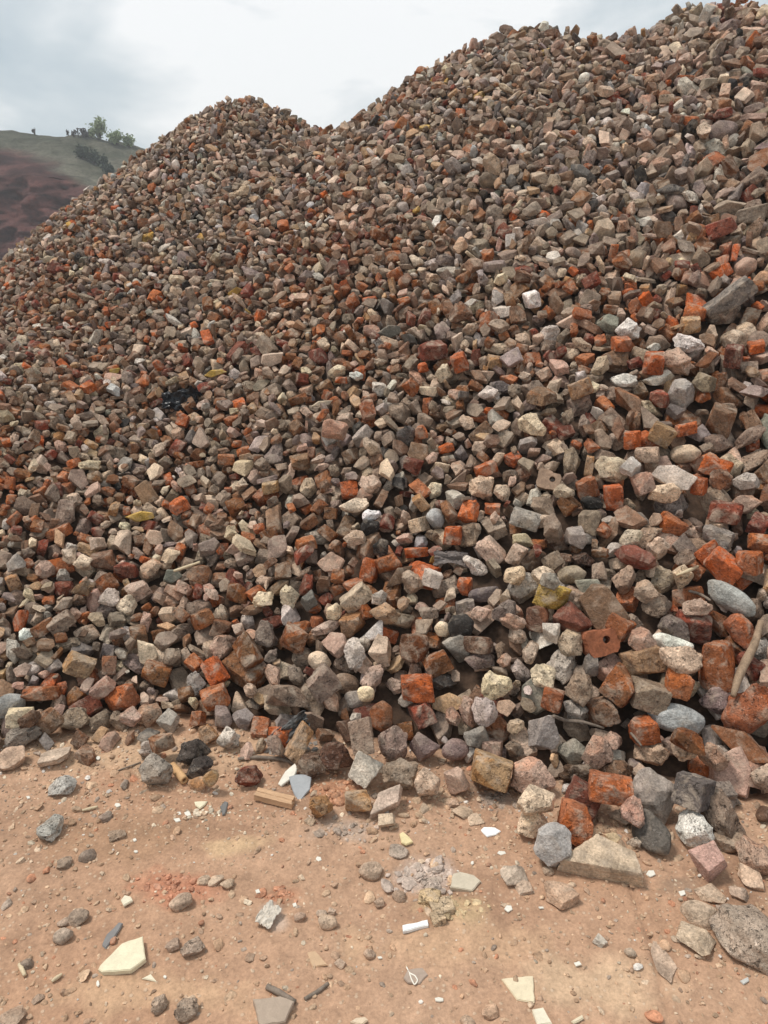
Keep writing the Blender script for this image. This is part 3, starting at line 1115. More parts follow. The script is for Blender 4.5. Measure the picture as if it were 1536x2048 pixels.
tg = NT('packed_dirt')
tcd = tg.n.new('ShaderNodeTexCoord').outputs['Object']
cg = tg.attr('tint').outputs['Color']
gf = tg.noise(tcd, 120, 5, .7)
gm = tg.noise(tcd, 26, 5, .65, .5)
cg = tg.mix(1.0, cg, tg.grey(tg.rng(gf, .3, .7, .78, 1.2)), 'MULTIPLY')
cg = tg.mix(1.0, cg, tg.grey(tg.rng(gm, .3, .7, .84, 1.14)), 'MULTIPLY')
gv = tg.voro(tcd, 70)
gs = tg.n.new('ShaderNodeSeparateColor'); tg.l.new(gv.outputs['Color'], gs.inputs[0])
gin = tg.math('MULTIPLY', tg.rng(gv.outputs['Distance'], .2, .34, 1, 0), tg.rng(gs.outputs[0], .66, .72, 0, .55))
cg = tg.mix(gin, cg, (.60, .45, .32, 1))
tg.l.new(cg, tg.b.inputs['Base Color'])
tg.b.inputs['Roughness'].default_value = .95
tg.b.inputs['Specular IOR Level'].default_value = .15
gh = tg.math('ADD', tg.math('MULTIPLY', gf, .5), tg.math('ADD', gm, tg.math('MULTIPLY', gin, .5)))
tg.l.new(tg.bump(gh, .8, .006), tg.b.inputs['Normal'])
nx_, ny_ = len(ax_), len(ay_)
b0 = (np.arange(ny_ - 1)[:, None] * nx_ + np.arange(nx_ - 1)[None]).ravel()
link('ground', make_mesh('ground', np.stack([GX, GY, GZ], -1).reshape(-1, 3), np.stack([b0, b0 + 1, b0 + nx_ + 1, b0 + nx_], 1), tint=gcol.reshape(-1, 3), mat=tg.m), kind='structure')

_ix = np.searchsorted
def gz(x, y):
    return float(GZ[min(len(ay_) - 1, _ix(ay_, y)), min(len(ax_) - 1, _ix(ax_, x))])

# ------------------------------------------------------------------ loose gravel and crumbs on the dirt
Vs, Ts, Cs, Rs, n = [], [], [], [], 0
gp = np.random.default_rng(77)
GC = [((.42, .26, .16), 30), ((.50, .34, .22), 30), ((.34, .22, .15), 16), ((.30, .25, .21), 7), ((.55, .42, .30), 12), ((.45, .17, .09), 6), ((.62, .53, .40), 4), ((.72, .70, .65), 2.2)]
gw = np.array([w for _, w in GC]); gw = gw / gw.sum()
def crumb(x, y, size, col, flat=.6, lev=3):
    global n
    k = gp.choice(list('ARCS'), p=[.4, .3, .2, .1])
    P, rough = lib(k, lev, int(gp.integers(0, 26)))
    half = size * .5 * np.array([gp.uniform(.9, 1.4), gp.uniform(.7, 1), flat * gp.uniform(.6, 1.1)])
    rot = rot_euler(gp.normal(0, .25), gp.normal(0, .25), gp.uniform(0, 6.28))
    L = P * half
    Vs.append(L @ rot.T + np.array([x, y, gz(x, y) + half[2] * gp.uniform(-.35, .4)])); Ts.append(ICO[lev][1] + n)
    col = np.array(col) * .68 + np.array((.46, .29, .18)) * .32
    Cs.append(np.tile(np.clip(col * gp.normal(1, .12), .02, .85), (len(L), 1))); Rs.append(L + gp.uniform(-9, 9, 3)); n += len(L)
CRN = n2(gx, gy, 2.3, 101)
cnt = 0
while cnt < 9500:
    x, y = gp.uniform(-1.9, 1.9), gp.uniform(1.05, 3.0)
    if at(Z0, x, y) > .04: continue
    dens = .30 + .9 * max(0, float(at(CRN, x, y))) * 2 + .8 * math.exp(-((float(at(Z0, x, y)) + .05) / .14) ** 2)
    if gp.random() > dens: continue
    size = min(.032, .0042 * math.exp(abs(gp.normal(0, .72))))
    crumb(x, y, size, GC[gp.choice(len(GC), p=gw)][0], lev=3 if size > .012 else 2); cnt += 1
for (px, py, rx, ry, m, col, sz) in [(845, 1742, 62, 28, 90, (.50, .42, .37), .014), (560, 1490, 40, 22, 30, (.24, .27, .27), .022), (600, 1480, 40, 25, 30, (.24, .27, .27), .02), (910, 1805, 55, 26, 40, (.60, .46, .26), .010),
                                     (350, 1775, 75, 32, 80, (.45, .17, .10), .009), (560, 1785, 35, 15, 30, (.45, .17, .09), .012), (420, 1625, 60, 22, 40, (.70, .62, .48), .010), (690, 1655, 60, 20, 50, (.40, .33, .28), .011),
                                     (680, 1580, 60, 30, 60, (.44, .19, .10), .018), (985, 1590, 40, 20, 60, (.28, .24, .21), .008), (1230, 1660, 60, 40, 50, (.44, .30, .19), .016), (880, 1590, 60, 40, 50, (.42, .30, .20), .014)]:
    for _ in range(m):
        x, y = on_ground(px + gp.normal(0, rx * .5), py + gp.normal(0, ry * .5))
        crumb(float(x), float(y), sz * math.exp(gp.normal(-.1, .45)), col)
link('gravel', make_mesh('gravel', np.concatenate(Vs), np.concatenate(Ts), True, 40, np.concatenate(Cs), np.concatenate(Rs), M['P']), kind='stuff')

# ------------------------------------------------------------------ single pebbles and lumps lying on the dirt
def loose(px, py, w, h, ang, kind, rgb, name, label, cat, sink=.25, group=None):
    x, y = map(float, on_ground(px, py + h * .15))
    dist = math.sqrt(x * x + y * y + EYE * EYE)
    W, Hh = w * dist / F * .5, h * dist / F * .5
    grad = math.sin(math.atan2(EYE, math.hypot(x, y)))
    D = W * .8 if kind != 'S' else Hh / grad
    Z = max(.25 * W, min(Hh, W) * .8) if kind != 'S' else .12 * W
    lev = 5 if w > 60 else 4
    if name == 'pebble': rgb = np.array(rgb) * .55 + np.array((.47, .32, .215)) * .45
    g = np.random.default_rng(int(px * 3 + py))
    P, rough = lib(kind, lev, int(g.integers(0, 26)))
    half = np.array([W, D, Z])
    L = P * half
    rot = rot_euler(g.normal(0, .1), g.normal(0, .1), R(ang) + math.atan2(-x, y))
    V = L @ rot.T
    mott = .12 * fbm(L * 40 + px, 4, 2)[:, None]
    me = make_mesh(name, V, ICO[lev][1], True, 34, np.clip(np.array(rgb) * (1 + mott), .02, .85), L + g.uniform(-9, 9, 3), M['A' if kind in 'AR' else kind])
    o = link(name, me, label, cat, group)
    o.location = (x, y, gz(x, y) - V[:, 2].min() * (1 - 2 * sink) if sink else gz(x, y) - V[:, 2].min())
    return o
loose(1517, 1875, 150, 92, 20, 'C', (.40, .30, .225), 'concrete_chunk', 'large brown grey concrete lump cut by the right edge, alone on the dirt', 'concrete', .38, 'concrete chunks in the heap')
loose(125, 1577, 50, 34, 10, 'C', (.52, .47, .41), 'concrete_chunk', 'pale rough concrete lump alone on the dirt at the left', 'concrete', .2, 'concrete chunks in the heap')
loose(103, 1660, 50, 42, 35, 'C', (.46, .42, .36), 'concrete_chunk', 'pale grey pitted lump below another one on the dirt at the left', 'concrete', .2, 'concrete chunks in the heap')
PE = 'pebbles on the dirt'
for (px, py, w, h, ang, k, rgb, lab) in [
    (1121, 1790, 62, 44, 0, 'A', (.52, .32, .21), 'pinkish orange faceted pebble in front of the long bent beige slab'),
    (1397, 1827, 60, 42, 0, 'R', (.52, .40, .29), 'cream rounded pebble at the right, upper one of a pair'),
    (1387, 1877, 60, 40, -10, 'A', (.60, .47, .33), 'cream flatter pebble at the right, lower one of a pair'),
    (1420, 1787, 50, 18, 0, 'A', (.50, .36, .25), 'long low tan pebble above the pair of cream pebbles'),
    (1478, 1788, 38, 24, 10, 'A', (.38, .27, .21), 'small brown pebble near the right edge of the dirt'),
    (1484, 1847, 40, 18, 0, 'A', (.46, .32, .23), 'flat brown pebble above the large concrete lump at the right'),
    (1327, 1912, 34, 60, 30, 'S', (.40, .29, .22), 'grey brown pointed pebble standing out beside the crack in the dirt'),
    (1260, 1902, 20, 20, 0, 'R', (.56, .44, .33), 'small pale round pebble on the lower right dirt'),
    (1201, 1880, 26, 16, 0, 'A', (.46, .45, .40), 'small grey flat pebble left of the small pale round pebble'),
    (740, 1733, 42, 32, 0, 'R', (.36, .26, .19), 'brown squarish pebble half sunk in the middle of the dirt'),
    (797, 1697, 36, 22, -15, 'R', (.40, .34, .29), 'grey brown oval pebble above the patch of pale crumbs'),
    (799, 1780, 28, 24, 0, 'R', (.46, .31, .22), 'round tan pebble below the patch of pale crumbs'),
    (757, 1796, 22, 22, 20, 'A', (.47, .32, .23), 'small tan pebble left of the round tan pebble'),
    (655, 1838, 34, 32, 0, 'R', (.47, .34, .24), 'largest tan round pebble of a cluster right of the white rag'),
    (643, 1820, 20, 18, 0, 'R', (.36, .28, .22), 'small grey brown pebble touching the largest one of its cluster'),
    (600, 1826, 22, 22, 0, 'R', (.40, .26, .19), 'brown round pebble between the white rag and a pebble cluster'),
    (663, 1814, 18, 14, 0, 'A', (.50, .36, .27), 'tiny pinkish pebble topping its cluster on the dirt'),
    (739, 1900, 22, 18, 0, 'R', (.38, .25, .18), 'round brown pebble alone below the white plastic strip'),
    (680, 1920, 20, 20, 0, 'A', (.48, .34, .25), 'small tan pebble right of the flush triangular flake'),
    (362, 1804, 40, 30, 15, 'R', (.52, .37, .27), 'pinkish tan rounded pebble at the edge of the red brick dust'),
    (407, 1763, 24, 18, 0, 'R', (.52, .36, .24), 'small tan pebble on the upper edge of the red dust'),
    (432, 1762, 30, 14, 0, 'R', (.52, .38, .27), 'flat tan pebble right of the red dust patch'),
    (455, 1770, 26, 16, 0, 'R', (.53, .38, .26), 'pale tan pebble furthest right of the red dust patch'),
    (157, 1835, 36, 26, 10, 'R', (.34, .26, .20), 'grey brown oval pebble on the dirt at the lower left'),
    (127, 1873, 32, 26, 0, 'R', (.33, .27, .22), 'grey round pebble below the grey brown oval pebble'),
    (127, 1845, 20, 16, 0, 'R', (.32, .24, .19), 'small dull brown pebble between two bigger grey ones'),
    (53, 1925, 22, 28, 0, 'R', (.32, .25, .20), 'dull grey upright pebble at the lower left edge'),
    (175, 1713, 30, 24, 0, 'R', (.15, .13, .12), 'dark charcoal round pebble on the dirt at the left'),
    (130, 1729, 28, 18, 10, 'A', (.18, .14, .11), 'dark brown flat pebble left of the charcoal round one'),
    (212, 1636, 26, 18, 10, 'A', (.17, .13, .12), 'dark flat pebble with a pale neighbour under the pale rough lump'),
    (235, 1673, 28, 14, 0, 'B', (.20, .14, .10), 'dark brown squared pebble on the darker dirt'),
    (372, 2020, 40, 34, 0, 'C', (.30, .23, .18), 'grey brown clod at the very bottom of the dirt'),
    (318, 2010, 30, 34, 20, 'C', (.29, .22, .17), 'grey brown clod left of another at the bottom'),
    (385, 1893, 40, 26, 25, 'C', (.34, .26, .21), 'grey tan clod right of the large cream tile shard'),
    (345, 1888, 26, 22, 0, 'A', (.42, .29, .22), 'pinkish clod touching a grey tan clod'),
    (860, 1785, 40, 26, -10, 'B', (.60, .43, .22), 'yellow brown brick crumb below the patch of pale crumbs'),
    (884, 1806, 42, 22, 20, 'B', (.60, .46, .29), 'pale yellow brick crumb, longest of the yellow ones'),
    (876, 1830, 26, 26, 20, 'B', (.58, .43, .26), 'lowest yellow brick crumb, squarish, above the plastic strip'),
    (895, 1823, 18, 22, 0, 'A', (.62, .47, .25), 'small deep yellow crumb touching the squarish yellow one'),
    (862, 1757, 42, 24, -35, 'C', (.52, .44, .39), 'long pale grey crumb on the patch of pale crumbs'),
    (1027, 1748, 46, 44, 20, 'A', (.50, .42, .34), 'pale pointed stone left of the pinkish orange faceted pebble'),
    (1045, 1770, 40, 20, -20, 'A', (.44, .32, .24), 'flat tan pebble leaning on the pale pointed stone'),
    (935, 2040, 26, 24, 0, 'R', (.48, .33, .23), 'tan round pebble cut by the bottom edge'),
    (980, 2022, 30, 22, 20, 'A', (.50, .30, .19), 'orange tan pebble near the bottom edge'),
    (1240, 1640, 40, 30, 10, 'C', (.45, .34, .25), 'tan lump inside the ring of stones at the foot'),
    (1225, 1680, 28, 22, 0, 'A', (.60, .47, .27), 'pale yellow crumb behind the long bent beige slab'),
    (1266, 1690, 26, 40, 0, 'C', (.48, .40, .32), 'pale upright lump touching the right end of the long bent slab'),
    (1452, 1688, 46, 38, 0, 'B', (.24, .17, .12), 'brown brick stub in the shade behind the pear shaped stone'),
    (1500, 1760, 50, 30, -30, 'A', (.50, .34, .24), 'tan pink shard at the right edge below the pinkish cream lump'),
    (1165, 1675, 26, 26, 0, 'A', (.44, .31, .22), 'small tan pebble behind the pointed blue grey stone'),
    (620, 1640, 22, 18, 0, 'A', (.50, .36, .24), 'tan crumb below the three tan brick lumps'),
    (600, 1568, 20, 16, 0, 'A', (.42, .28, .18), 'small brown crumb right of the grey slate plate'),
    (925, 1618, 44, 20, 15, 'S', (.52, .38, .26), 'flat tan flake on the dirt under the small pointed pinkish stone'),
    (950, 1630, 30, 20, 20, 'S', (.56, .42, .30), 'pale flake overlapping a flat tan flake'),
    (905, 1600, 26, 16, 0, 'A', (.44, .28, .19), 'reddish tan crumb left of a flat tan flake'),
    (25, 2035, 40, 26, 0, 'A', (.46, .31, .22), 'pinkish tan clod in the bottom left corner'),
    (75, 1993, 20, 12, 0, 'A', (.44, .31, .23), 'small clod above the bottom left corner'),
    (1096, 1740, 22, 16, 0, 'A', (.48, .33, .23), 'tan crumb left end of the long bent slab'),
]:
    loose(px, py, w, h, ang, k, rgb, 'pebble', lab, 'pebble', .28, PE)

# ------------------------------------------------------------------ flat shards traced where they lie, each with its own thickness
def shard(name, outline, thick, rgb, label, cat, lift=.0, tilt=(0, 0), rough=.5, group=None, bevel=.0015):
    pts_ = [on_ground(px, py) for px, py in outline]
    cx0, cy0 = np.mean([p[0] for p in pts_]), np.mean([p[1] for p in pts_])
    bm = bmesh.new()
    poly = []
    g = random.Random(len(outline) + int(outline[0][0]))
    for k in range(len(pts_)):                       # a slightly broken line between the corners
        (xa, ya), (xb, yb) = pts_[k], pts_[(k + 1) % len(pts_)]
        L_ = math.hypot(xb - xa, yb - ya); m = max(1, int(L_ / .012))
        for q in range(m):
            t = q / m; j = 0 if q == 0 else g.uniform(-.0012, .0012)
            poly.append((xa + (xb - xa) * t - (yb - ya) / L_ * j - cx0, ya + (yb - ya) * t + (xb - xa) / L_ * j - cy0))
    f = bm.faces.new([bm.verts.new((x, y, 0)) for x, y in poly])
    if f.normal.z < 0: f.normal_flip()
    r = bmesh.ops.extrude_face_region(bm, geom=[f])
    for v in r['geom']:
        if isinstance(v, bmesh.types.BMVert): v.co.z += thick; 
    bmesh.ops.recalc_face_normals(bm, faces=bm.faces)
    top = [e_ for e_ in bm.edges if all(abs(v.co.z - thick) < 1e-6 for v in e_.verts)]
    bmesh.ops.bevel(bm, geom=top, offset=min(bevel, thick * .3), segments=2, affect='EDGES')
    me = bpy.data.meshes.new(name); bm.to_mesh(me); bm.free()
    me.materials.append(plain_material(name + '_surface', rgb, rough, .10, 60, .15))
    o = link(name, me, label, cat, group)
    o.location = (cx0, cy0, gz(cx0, cy0) + lift)
    o.rotation_euler = (R(tilt[0]), R(tilt[1]), 0)
    return o
shard('tile_shard', [(287, 1882), (293, 1926), (263, 1948), (206, 1951), (198, 1946), (202, 1938), (245, 1896)], .012, (.68, .60, .42), 'large cream five sided tile shard lying flat on the dirt at the lower left', 'tile', .002, (2, -1))
shard('tile_shard', [(284, 1956), (301, 1947), (313, 1962)], .004, (.70, .62, .46), 'small cream triangular tile chip beside the large five sided shard', 'tile', .001)
shard('slate_shard', [(203, 1893), (214, 1870), (238, 1846), (246, 1848), (232, 1872), (212, 1899)], .006, (.20, .185, .175), 'narrow dark grey slate strip lying flat behind the large cream tile shard', 'slate', .001)
shard('slate_shard', [(445, 1632), (440, 1615), (450, 1604), (456, 1606), (450, 1630)], .006, (.16, .15, .14), 'short dark slate sliver standing near white chips on the dirt', 'slate', .001)
shard('slate_shard', [(578, 1562), (592, 1558), (624, 1556), (620, 1580), (598, 1602), (588, 1588)], .01, (.34, .34, .34), 'grey slate plate on the dirt below the dark earthy lump', 'slate', .004, (14, 4))
shard('tile_shard', [(556, 1570), (572, 1552), (592, 1541), (597, 1548), (588, 1562), (562, 1574)], .008, (.66, .60, .50), 'white cream plate fragment leaning on the grey slate plate', 'tile', .012, (18, -6))
shard('plastic_strip', [(805, 1847), (806, 1859), (857, 1847), (855, 1836)], .009, (.82, .81, .78), 'white plastic strip lying alone in the middle of the dirt', 'plastic strip', .001, rough=.35)
shard('pottery_shard', [(962, 1655), (968, 1649), (990, 1650), (1002, 1657), (992, 1664), (975, 1668)], .004, (.82, .81, .79), 'white flat pottery shard on the dirt at the foot of the heap', 'pottery', .001)
shard('tile_shard', [(900, 1770), (906, 1744), (920, 1740), (948, 1746), (962, 1757), (944, 1776)], .012, (.52, .44, .33), 'beige kite shaped tile shard below the patch of pale crumbs', 'tile', .001, (3, 2))
shard('tile_shard', [(1003, 1956), (1066, 1950), (1069, 2004), (1034, 1998)], .006, (.66, .55, .38), 'pale yellow four sided shard half buried at the bottom', 'tile', -.001)
shard('tile_shard', [(1064, 2022), (1086, 2018), (1104, 2050), (1075, 2054)], .010, (.68, .60, .46), 'cream shard with a dirty corner cut by the bottom edge', 'tile', .001)
shard('tile_shard', [(1142, 2044), (1164, 2031), (1167, 2038), (1148, 2048)], .005, (.66, .56, .40), 'thin cream sliver at the bottom edge right of the cream shard', 'tile', .001)
shard('tile_shard', [(613, 1900), (630, 1897), (655, 1925), (625, 1930)], .004, (.50, .33, .20), 'tan triangular flake lying flush with the dirt', 'tile', -.001)
shard('slab_fragment', [(506, 2010), (560, 2003), (588, 2012), (570, 2050), (520, 2060)], .03, (.38, .29, .22), 'grey brown slab corner with a dark stain cut by the bottom edge', 'slab', -.012, (6, 3), .85, 'flat slab fragments in the heap')
shard('slate_shard', [(807, 1955), (815, 1938), (845, 1934), (856, 1948), (840, 1966), (815, 1964)], .004, (.36, .27, .21), 'flat grey brown flake sunk under the thin white wire', 'slate', -.001)
shard('tile_shard', [(700, 2046), (712, 2038), (730, 2036), (736, 2042), (724, 2052)], .006, (.62, .48, .34), 'cream flake on the bottom edge in the middle', 'tile', .001)
shard('brick_flake', [(799, 1668), (806, 1664), (818, 1674), (826, 1684), (812, 1690), (803, 1686)], .006, (.66, .54, .30), 'pale yellow rectangular flake above the grey brown oval pebble', 'brick', .002)
shard('tile_shard', [(242, 1803), (250, 1793), (262, 1796), (266, 1804), (248, 1814)], .006, (.68, .60, .45), 'small cream chip left of the red brick dust', 'tile', .001)
shard('tile_shard', [(389, 1606), (415, 1605), (410, 1612), (400, 1619), (391, 1613)], .005, (.70, .62, .44), 'cream triangular chip above a scatter of white slivers', 'tile', .001)
shard('tile_shard', [(1480, 1962), (1496, 1954), (1498, 1962), (1487, 1969)], .003, (.50, .48, .44), 'pale blue grey chip near the lower right edge', 'tile', .001)
CH = 'white chips scattered on the dirt'
for (px, py, w, h, lab) in [(1301, 1751, 22, 16, 'white chip right of the long bent beige slab'), (1364, 1791, 17, 13, 'white chip between the pear shaped stone and the pair of cream pebbles'),
                            (235, 1612, 15, 10, 'white chip on the dirt right of the pale rough lump'), (197, 1522, 11, 9, 'white chip nearest the left foot of the heap'), (57, 1597, 10, 7, 'tiny white chip left of the pale rough lump'),
                            (358, 1627, 12, 9, 'tiny white chip left of the white slivers'), (375, 1627, 18, 13, 'largest white sliver of the scatter on the dirt'), (355, 1641, 18, 10, 'lower white sliver of the scatter on the dirt'),
                            (270, 1683, 10, 8, 'tiny cream chip below the dark flat pebble'), (272, 1705, 10, 6, 'tiny white chip below the tiny cream one'), (637, 1713, 16, 10, 'cream sliver left of the brown squarish pebble'),
                            (515, 1780, 14, 10, 'white chip above the white rag'), (589, 1804, 11, 10, 'round white chip above the brown round pebble'), (878, 1998, 20, 11, 'white chip on the lower middle dirt'),
                            (1017, 1812, 17, 14, 'white chip right of the yellow brick crumbs'), (945, 1718, 8, 8, 'tiny white dot of plaster right of the pale crumbs'), (330, 1954, 8, 7, 'tiny cream chip right of the triangular tile chip'),
                            (196, 1968, 8, 12, 'thin white chip under the corner of the large tile shard'), (1083, 1812, 14, 6, 'thin white chip below the pinkish orange pebble'), (1398, 1757, 9, 7, 'tiny white chip under the pear shaped stone'),
                            (1155, 1925, 18, 11, 'cream chip on the lower right dirt'), (760, 1909, 14, 6, 'thin cream curl right of the round brown pebble'), (1003, 1700, 22, 8, 'white curved rim chip on the dirt right of the pale crumbs')]:
    g = random.Random(px)
    m = g.randint(4, 6)
    ol = [(px + w * .5 * g.uniform(.75, 1.1) * math.cos(-k * 6.283 / m + .4), py + h * .5 * g.uniform(.75, 1.1) * math.sin(-k * 6.283 / m + .4)) for k in range(m)]
    shard('pottery_chip', ol, .003, (.70, .65, .56), lab, 'chip', .001, (g.uniform(-8, 8), g.uniform(-8, 8)), group=CH, bevel=.0006)

# ------------------------------------------------------------------ wood, twigs, wire, pipe and other odd pieces
def tube(name, pts_, radii, mat, label, cat, sides=9, wob=.12, group=None, parent=None, hollow=False):
    P = np.array(pts_, float); n_ = len(P)
    tt = np.linspace(0, 1, n_); m = max(n_ * 5, 12); ts = np.linspace(0, 1, m)
    Q = np.stack([np.interp(ts, tt, P[:, k]) for k in range(3)], 1)
    for _ in range(2): Q[1:-1] = (Q[:-2] + 2 * Q[1:-1] + Q[2:]) / 4
    rr = np.interp(ts, np.linspace(0, 1, len(radii)), radii)
    o0 = Q[0].copy()
    tg_ = np.gradient(Q, axis=0); tg_ /= np.linalg.norm(tg_, axis=1, keepdims=True)
    a = np.cross(tg_, [.3, .2, .93]); a /= np.linalg.norm(a, axis=1, keepdims=True); b = np.cross(tg_, a)
    th = np.arange(sides) * 2 * np.pi / sides
    g = np.random.default_rng(int(abs(P[0, 0]) * 1e4))
    ring = 1 + wob * g.normal(0, 1, (m, sides)) * .6
    V = Q[:, None] + rr[:, None, None] * ring[..., None] * (np.cos(th)[None, :, None] * a[:, None] + np.sin(th)[None, :, None] * b[:, None])
    V = V.reshape(-1, 3) - o0
    bm = bmesh.new(); vs = [bm.verts.new(v) for v in V]
    for i in range(m - 1):
        for k in range(sides):
            bm.faces.new((vs[i * sides + k], vs[i * sides + (k + 1) % sides], vs[(i + 1) * sides + (k + 1) % sides], vs[(i + 1) * sides + k]))
    if not hollow:
        bm.faces.new(vs[:sides][::-1]); bm.faces.new(vs[-sides:])
    else:
        inn = [bm.verts.new(Vector(v.co) * 1.0) for v in vs]
        for i in range(m):
            c0 = Vector(Q[i] - o0)
            for k in range(sides): inn[i * sides + k].co = c0 + (vs[i * sides + k].co - c0) * .55
        for i in range(m - 1):
            for k in range(sides):
                bm.faces.new((inn[i * sides + k], inn[(i + 1) * sides + k], inn[(i + 1) * sides + (k + 1) % sides], inn[i * sides + (k + 1) % sides]))
        for e_ in (0, m - 1):
            for k in range(sides):
                q = (vs[e_ * sides + k], inn[e_ * sides + k], inn[e_ * sides + (k + 1) % sides], vs[e_ * sides + (k + 1) % sides])
                bm.faces.new(q)
    bmesh.ops.recalc_face_normals(bm, faces=bm.faces)
    me = bpy.data.meshes.new(name); bm.to_mesh(me); bm.free()
    me.polygons.foreach_set('use_smooth', np.ones(len(me.polygons), bool)); me.materials.append(mat)
    o = link(name, me, label, cat, group); o.location = o0
    return o
def top_at(px, py, lift):
    """the point on top of the loose pieces that a photo pixel shows"""
    r = ray(px, py); t = np.linspace(1.2, 8, 3000) / r[1]
    X, Y, Z = r[0] * t, r[1] * t, EYE + r[2] * t
    ix = np.clip(((X - X0) / CELL).astype(int), 0, NX - 1); iy = np.clip(((Y - Y0) / CELL).astype(int), 0, NY - 1)
    hit = Hmap[iy, ix] + lift >= Z
    i = int(hit.argmax()) if hit.any() else -1
    return np.array([X[i], Y[i], Z[i]])
bark = plain_material('dry_bark', (.27, .185, .12), .85, .35, 40, .5, (1, 1, .25))
greybark = plain_material('grey_twig_bark', (.20, .155, .12), .85, .3, 60, .4)
pale_wood = plain_material('pale_split_wood', (.58, .46, .30), .8, .2, 50, .3)
a, b = top_at(1522, 1243, .035), top_at(1466, 1392, .03)
tube('stick', [a, a * .66 + b * .34 + np.array([.008, 0, .004]), a * .33 + b * .67 + np.array([-.006, 0, -.004]), b], [.0095, .011, .0135, .012, .0075], bark, 'bare brown stick leaning diagonally over the stones at the right edge', 'stick', 10, .08)
tube('twig', [top_at(p, q, .012) for p, q in ((1107, 1432), (1130, 1441), (1165, 1443), (1208, 1456))], [.005, .006, .005, .0035], greybark, 'curved dark twig lying over stones right of the tall grey angular stone', 'twig', 8, .1)
tube('twig', [top_at(p, q, .010) for p, q in ((1262, 1466), (1272, 1478), (1283, 1492))], [.004, .004, .003], greybark, 'short dark twig poking out beside the small dark orange brick', 'twig', 7, .1)
tube('twig', [top_at(p, q, .010) for p, q in ((1378, 1182), (1400, 1188), (1420, 1200))], [.0045, .005, .004], greybark, 'dark twig end left of the long pale blue grey stone', 'twig', 7, .1)
def gpt(px, py, lift=.006):
    x, y = map(float, on_ground(px, py)); return np.array([x, y, gz(x, y) + lift])
tube('twig', [gpt(p, q, .008) for p, q in ((476, 1523), (512, 1520), (560, 1521), (592, 1531))], [.005, .006, .006, .004], greybark, 'curved grey twig lying on the dirt along the foot of the heap', 'twig', 8, .1)
tube('twig', [gpt(p, q, .006) for p, q in ((534, 1977), (560, 1990), (590, 2010))], [.006, .007, .006], greybark, 'brown weathered twig half sunk in the dirt above the slab corner', 'twig', 8, .1)
tube('twig', [gpt(p, q, .004) for p, q in ((610, 2000), (635, 1982), (656, 1962))], [.004, .005, .004], greybark, 'thin brown twig pressed into the dirt at the bottom, slanting up', 'twig', 8, .1)
tube('twig', [gpt(p, q, .003) for p, q in ((235, 1545), (258, 1538), (282, 1529))], [.002, .0024, .002], greybark, 'very thin straight twig on the dirt left of the lone grey lump', 'twig', 6, .1)
tube('twig', [gpt(p, q, .006) for p, q in ((1110, 1735), (1122, 1726), (1138, 1718))], [.003, .003, .002], pale_wood, 'thin pale twig touching the pointed blue grey stone', 'twig', 6, .1)
tube('wood_splinter', [gpt(p, q, .007) for p, q in ((39, 1930), (44, 1940), (50, 1952))], [.004, .005, .004], pale_wood, 'pale yellow wood splinter at the lower left edge of the dirt', 'splinter', 7, .1)
tube('wood_splinter', [gpt(p, q, .006) for p, q in ((104, 1965), (114, 1957), (124, 1949))], [.003, .005, .003], pale_wood, 'pale wood splinter left of the large cream tile shard', 'splinter', 7, .1)
tube('wood_splinter', [gpt(p, q, .006) for p, q in ((165, 1624), (180, 1620), (196, 1616))], [.003, .005, .003], pale_wood, 'cream wood splinter between the two pale lumps', 'splinter', 7, .1)
tube('wood_splinter', [top_at(p, q, .015) for p, q in ((348, 1142), (375, 1133), (400, 1124))], [.005, .006, .004], pale_wood, 'long pale splinter lying across bricks on the left slope', 'splinter', 8, .1)
tube('wood_splinter', [top_at(p, q, .012) for p, q in ((1352, 1151), (1375, 1142), (1396, 1133))], [.003, .006, .005], pale_wood, 'pale wood splinter on the slope above the bare stick', 'splinter', 8, .1)
wire_mat = plain_material('white_coated_wire', (.74, .68, .58), .5, .08, 60, .1)
tube('wire', [gpt(p, q, .004) for p, q in ((813, 1931), (818, 1942), (823, 1958), (829, 1969), (836, 1961), (830, 1951), (820, 1945), (816, 1940))], [.0016, .0016], wire_mat, 'thin white wire bent into a narrow loop on the dirt', 'wire', 6, .02)
clay = plain_material('old_clay_pipe', (.52, .31, .15), .75, .2, 30, .3)
tube('clay_pipe_stub', [gpt(346, 1540, .014), gpt(370, 1570, .014)], [.0115, .0125, .012], clay, 'short hollow tan clay pipe stub between dark clinkers and the lone grey lump', 'pipe', 16, .03, hollow=True)

